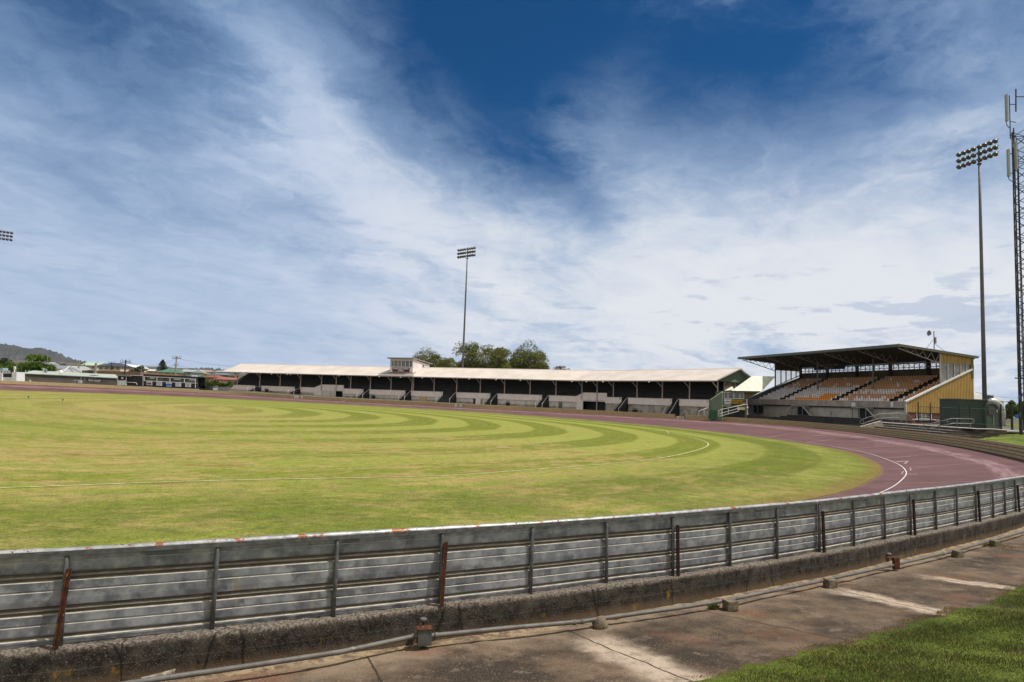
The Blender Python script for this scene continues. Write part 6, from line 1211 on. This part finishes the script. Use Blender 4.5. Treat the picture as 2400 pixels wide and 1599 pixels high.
# skyline belts of distant trees
for px, yt, wp, Y, lab in [(468, 870, 34, 520, 'dark trees low on the skyline right of the dark round tree'), (515, 874, 60, 380, 'dark scrub between the distant houses'), (560, 868, 40, 700, 'far dark trees beside the roof corner'), (345, 864, 40, 600, 'far dark tree line left of the pine'), (420, 868, 40, 520, 'far dark tree line behind the power pole'), (488, 880, 26, 330, 'olive shrub beside the red roof'), (533, 881, 30, 300, 'round olive shrub above the pink red roof')]:
    tree('far_tree', lab, px, yt, 884, wp, Y, 'dark' if Y > 350 else 'hedge', 700, None, 'far trees of the town', 12, crownfrac=1, trunk=False)
# power poles and wires
def ppole(px, yt, yb, Y, arms, label, r_=.16, mt='truss'):
    a = at(px, yt, Y); b_ = at(px, yb, Y); T = thing('power_pole', label, 'power pole', (a[0], a[1], b_[2]), 'power poles of the town'); q = MB(); q.tube([(a[0], a[1], b_[2]), a], [r_*1.2, r_], 7); q.build('pole', M[mt], T)
    for (yy, hw, ins) in arms:
        z = at(px, yy, Y)[2]; q = MB(); q.beam((a[0]-hw, a[1], z), (a[0]+hw, a[1]+hw*.2, z), .16, .16); ar = q.build('crossarm', M[mt], T); q = MB()
        for k in range(ins): x_ = -hw+2*hw*k/max(1, ins-1); q.tube([(a[0]+x_, a[1], z), (a[0]+x_*1.12, a[1], z+.75)], .06, 5)
        q.build('insulators', M['darksteel'], ar)
    return a
p1 = ppole(295, 844, 880, 215, [(847, 1.1, 3), (850.5, 1.5, 2)], 'power pole with two crossarms above the booth', .2, 'darksteel')
p2 = ppole(414, 836, 880, 205, [(840.5, 1.25, 6), (857, .55, 2)], 'largest power pole with a comb of insulators above the press box', .19, 'truss')
p3 = ppole(504, 868, 890, 200, [(869, .6, 2)], 'thin grey power pole above the golden bushes', .12, 'grey')
ppole(225, 851, 882, 190, [], 'thick plain pole above the clubrooms ventilator', .3, 'truss'); ppole(185.5, 847, 864, 230, [], 'short pale pole left of the pale green roofed house', .2, 'truss'); ppole(331, 865, 885, 200, [(866, .5, 2)], 'thin pole left of the olive tree behind the black wall', .1, 'grey'); ppole(262, 850, 868, 250, [(851, 1.0, 3)], 'power pole in front of the cream two storey house', .16, 'darksteel')
for x_, y0, y1, lab in ((41.5, 834, 872, 'thin leaning pale lamp pole before the bright green tree'), (112, 831, 855, 'thin distant pole against the dark hill')): a, b_ = at(x_, y0, 185), at(x_, y1, 185); q = MB(); q.tube([(a[0], a[1], b_[2]), a], .08, 5); q.build('lamp_pole', M['truss'], label=lab, cat='pole')
def wire(a, b_, sag, label, r_=.028):
    a = np.array(a); b_ = np.array(b_); pts = [a+(b_-a)*t-np.array([0, 0, sag*4*t*(1-t)]) for t in np.linspace(0, 1, 14)]; q = MB(); q.tube(pts, r_, 4); q.build('power_line', M['pole'], label=label, cat='wire', group='overhead wires')
wire(at(420, 841, 205), at(640, 858, 205), 1.0, 'upper overhead wire from the largest power pole to the long roof'); wire(at(295, 847, 215), at(410, 842, 205), 1.6, 'overhead wire between the two crossarm poles, upper'); wire(at(300, 851, 215), at(410, 857, 205), .9, 'overhead wire between the two crossarm poles, lower')
wire(at(414, 857, 205), at(560, 869, 230), .6, 'lower overhead wire right of the largest power pole'); wire(at(2286, 919, 150), at(2420, 933, 150), .5, 'overhead wire behind the right floodlight mast', .04)
# small things on the turf
for px, py, lab in ((66, 934.5, 'small dark sprinkler head far out on the turf, left one'), (147, 941, 'small dark sprinkler head with a pale base on the turf, right one'), (1146, 998, 'tiny dark sprinkler head on the mown stripes in mid field')):
    p = onf(px, py, .03); T = thing('sprinkler', lab, 'sprinkler', p, 'sprinklers on the turf'); k = .14 if px > 1000 else .3; q = MB(); q.lathe(p, [(0, .35*k), (.05*k, .35*k), (.06*k, .12*k)], n=10); q.build('base', M['stone'], T); q = MB(); q.lathe(p, [(.05*k, .12*k), (.6*k, .1*k), (.62*k, .2*k), (.85*k, .2*k), (.9*k, .1*k)], n=8); q.build('head', M['black'], T)

# ================================================================== hills
angs = [(-700, 838), (-400, 822), (-150, 812), (0, 810.5), (30, 810.5), (60, 814), (100, 819.5), (130, 828), (160, 840), (190, 847), (215, 853), (260, 858), (330, 862), (420, 864), (560, 870), (800, 885)]
nx_, ny_ = 420, 26; xs_ = np.linspace(-700, 800, nx_); HV = []; r = np.random.default_rng(9)
for x_ in xs_:
    ya = np.interp(x_, [a[0] for a in angs], [a[1] for a in angs]); pk_ = at(x_, ya, 3200); d = np.array([pk_[0], pk_[1]])
    for j in range(ny_):
        f_ = j/(ny_-1); s_ = .62+.62*f_; hh = math.exp(-((s_-1)/.2)**2); z = -5+(pk_[2]+5)*hh*(1+.0*f_)+(4.0*r.standard_normal() if .3 < f_ < .95 else 0)*min(1, pk_[2]/90); z += 9*math.sin(x_*.05+j)*hh*.5; HV.append((d[0]*s_, d[1]*s_, z))
M['hill'] = mat('wooded hill', (.03, .036, .036), (.058, .054, .052), .006, rough=1, layers=[((.02, .028, .022), .02, .5, .65, (1, 1, 1)), ((.075, .06, .055), .01, .6, .75, (1, 1, 1))])
fastmesh('hills', np.array(HV), grid_faces(nx_, ny_), M['hill'], kind='structure', origin0=True)

# ================================================================== air
q = MB(); q.box((0, 1500, 110), (12000, 12000, 250)); hb = q.build('haze', mat('haze air', (1, 1, 1)), kind='stuff', label='faint pale haze in the distant air', origin0=True)
hm = hb.data.materials[0]; nt_ = hm.node_tree; nt_.nodes.clear(); out = nt_.nodes.new('ShaderNodeOutputMaterial'); pv = nt_.nodes.new('ShaderNodeVolumePrincipled'); pv.inputs['Color'].default_value = (.80, .87, 1, 1); pv.inputs['Density'].default_value = .000028; pv.inputs['Anisotropy'].default_value = .2; nt_.links.new(pv.outputs[0], out.inputs['Volume'])
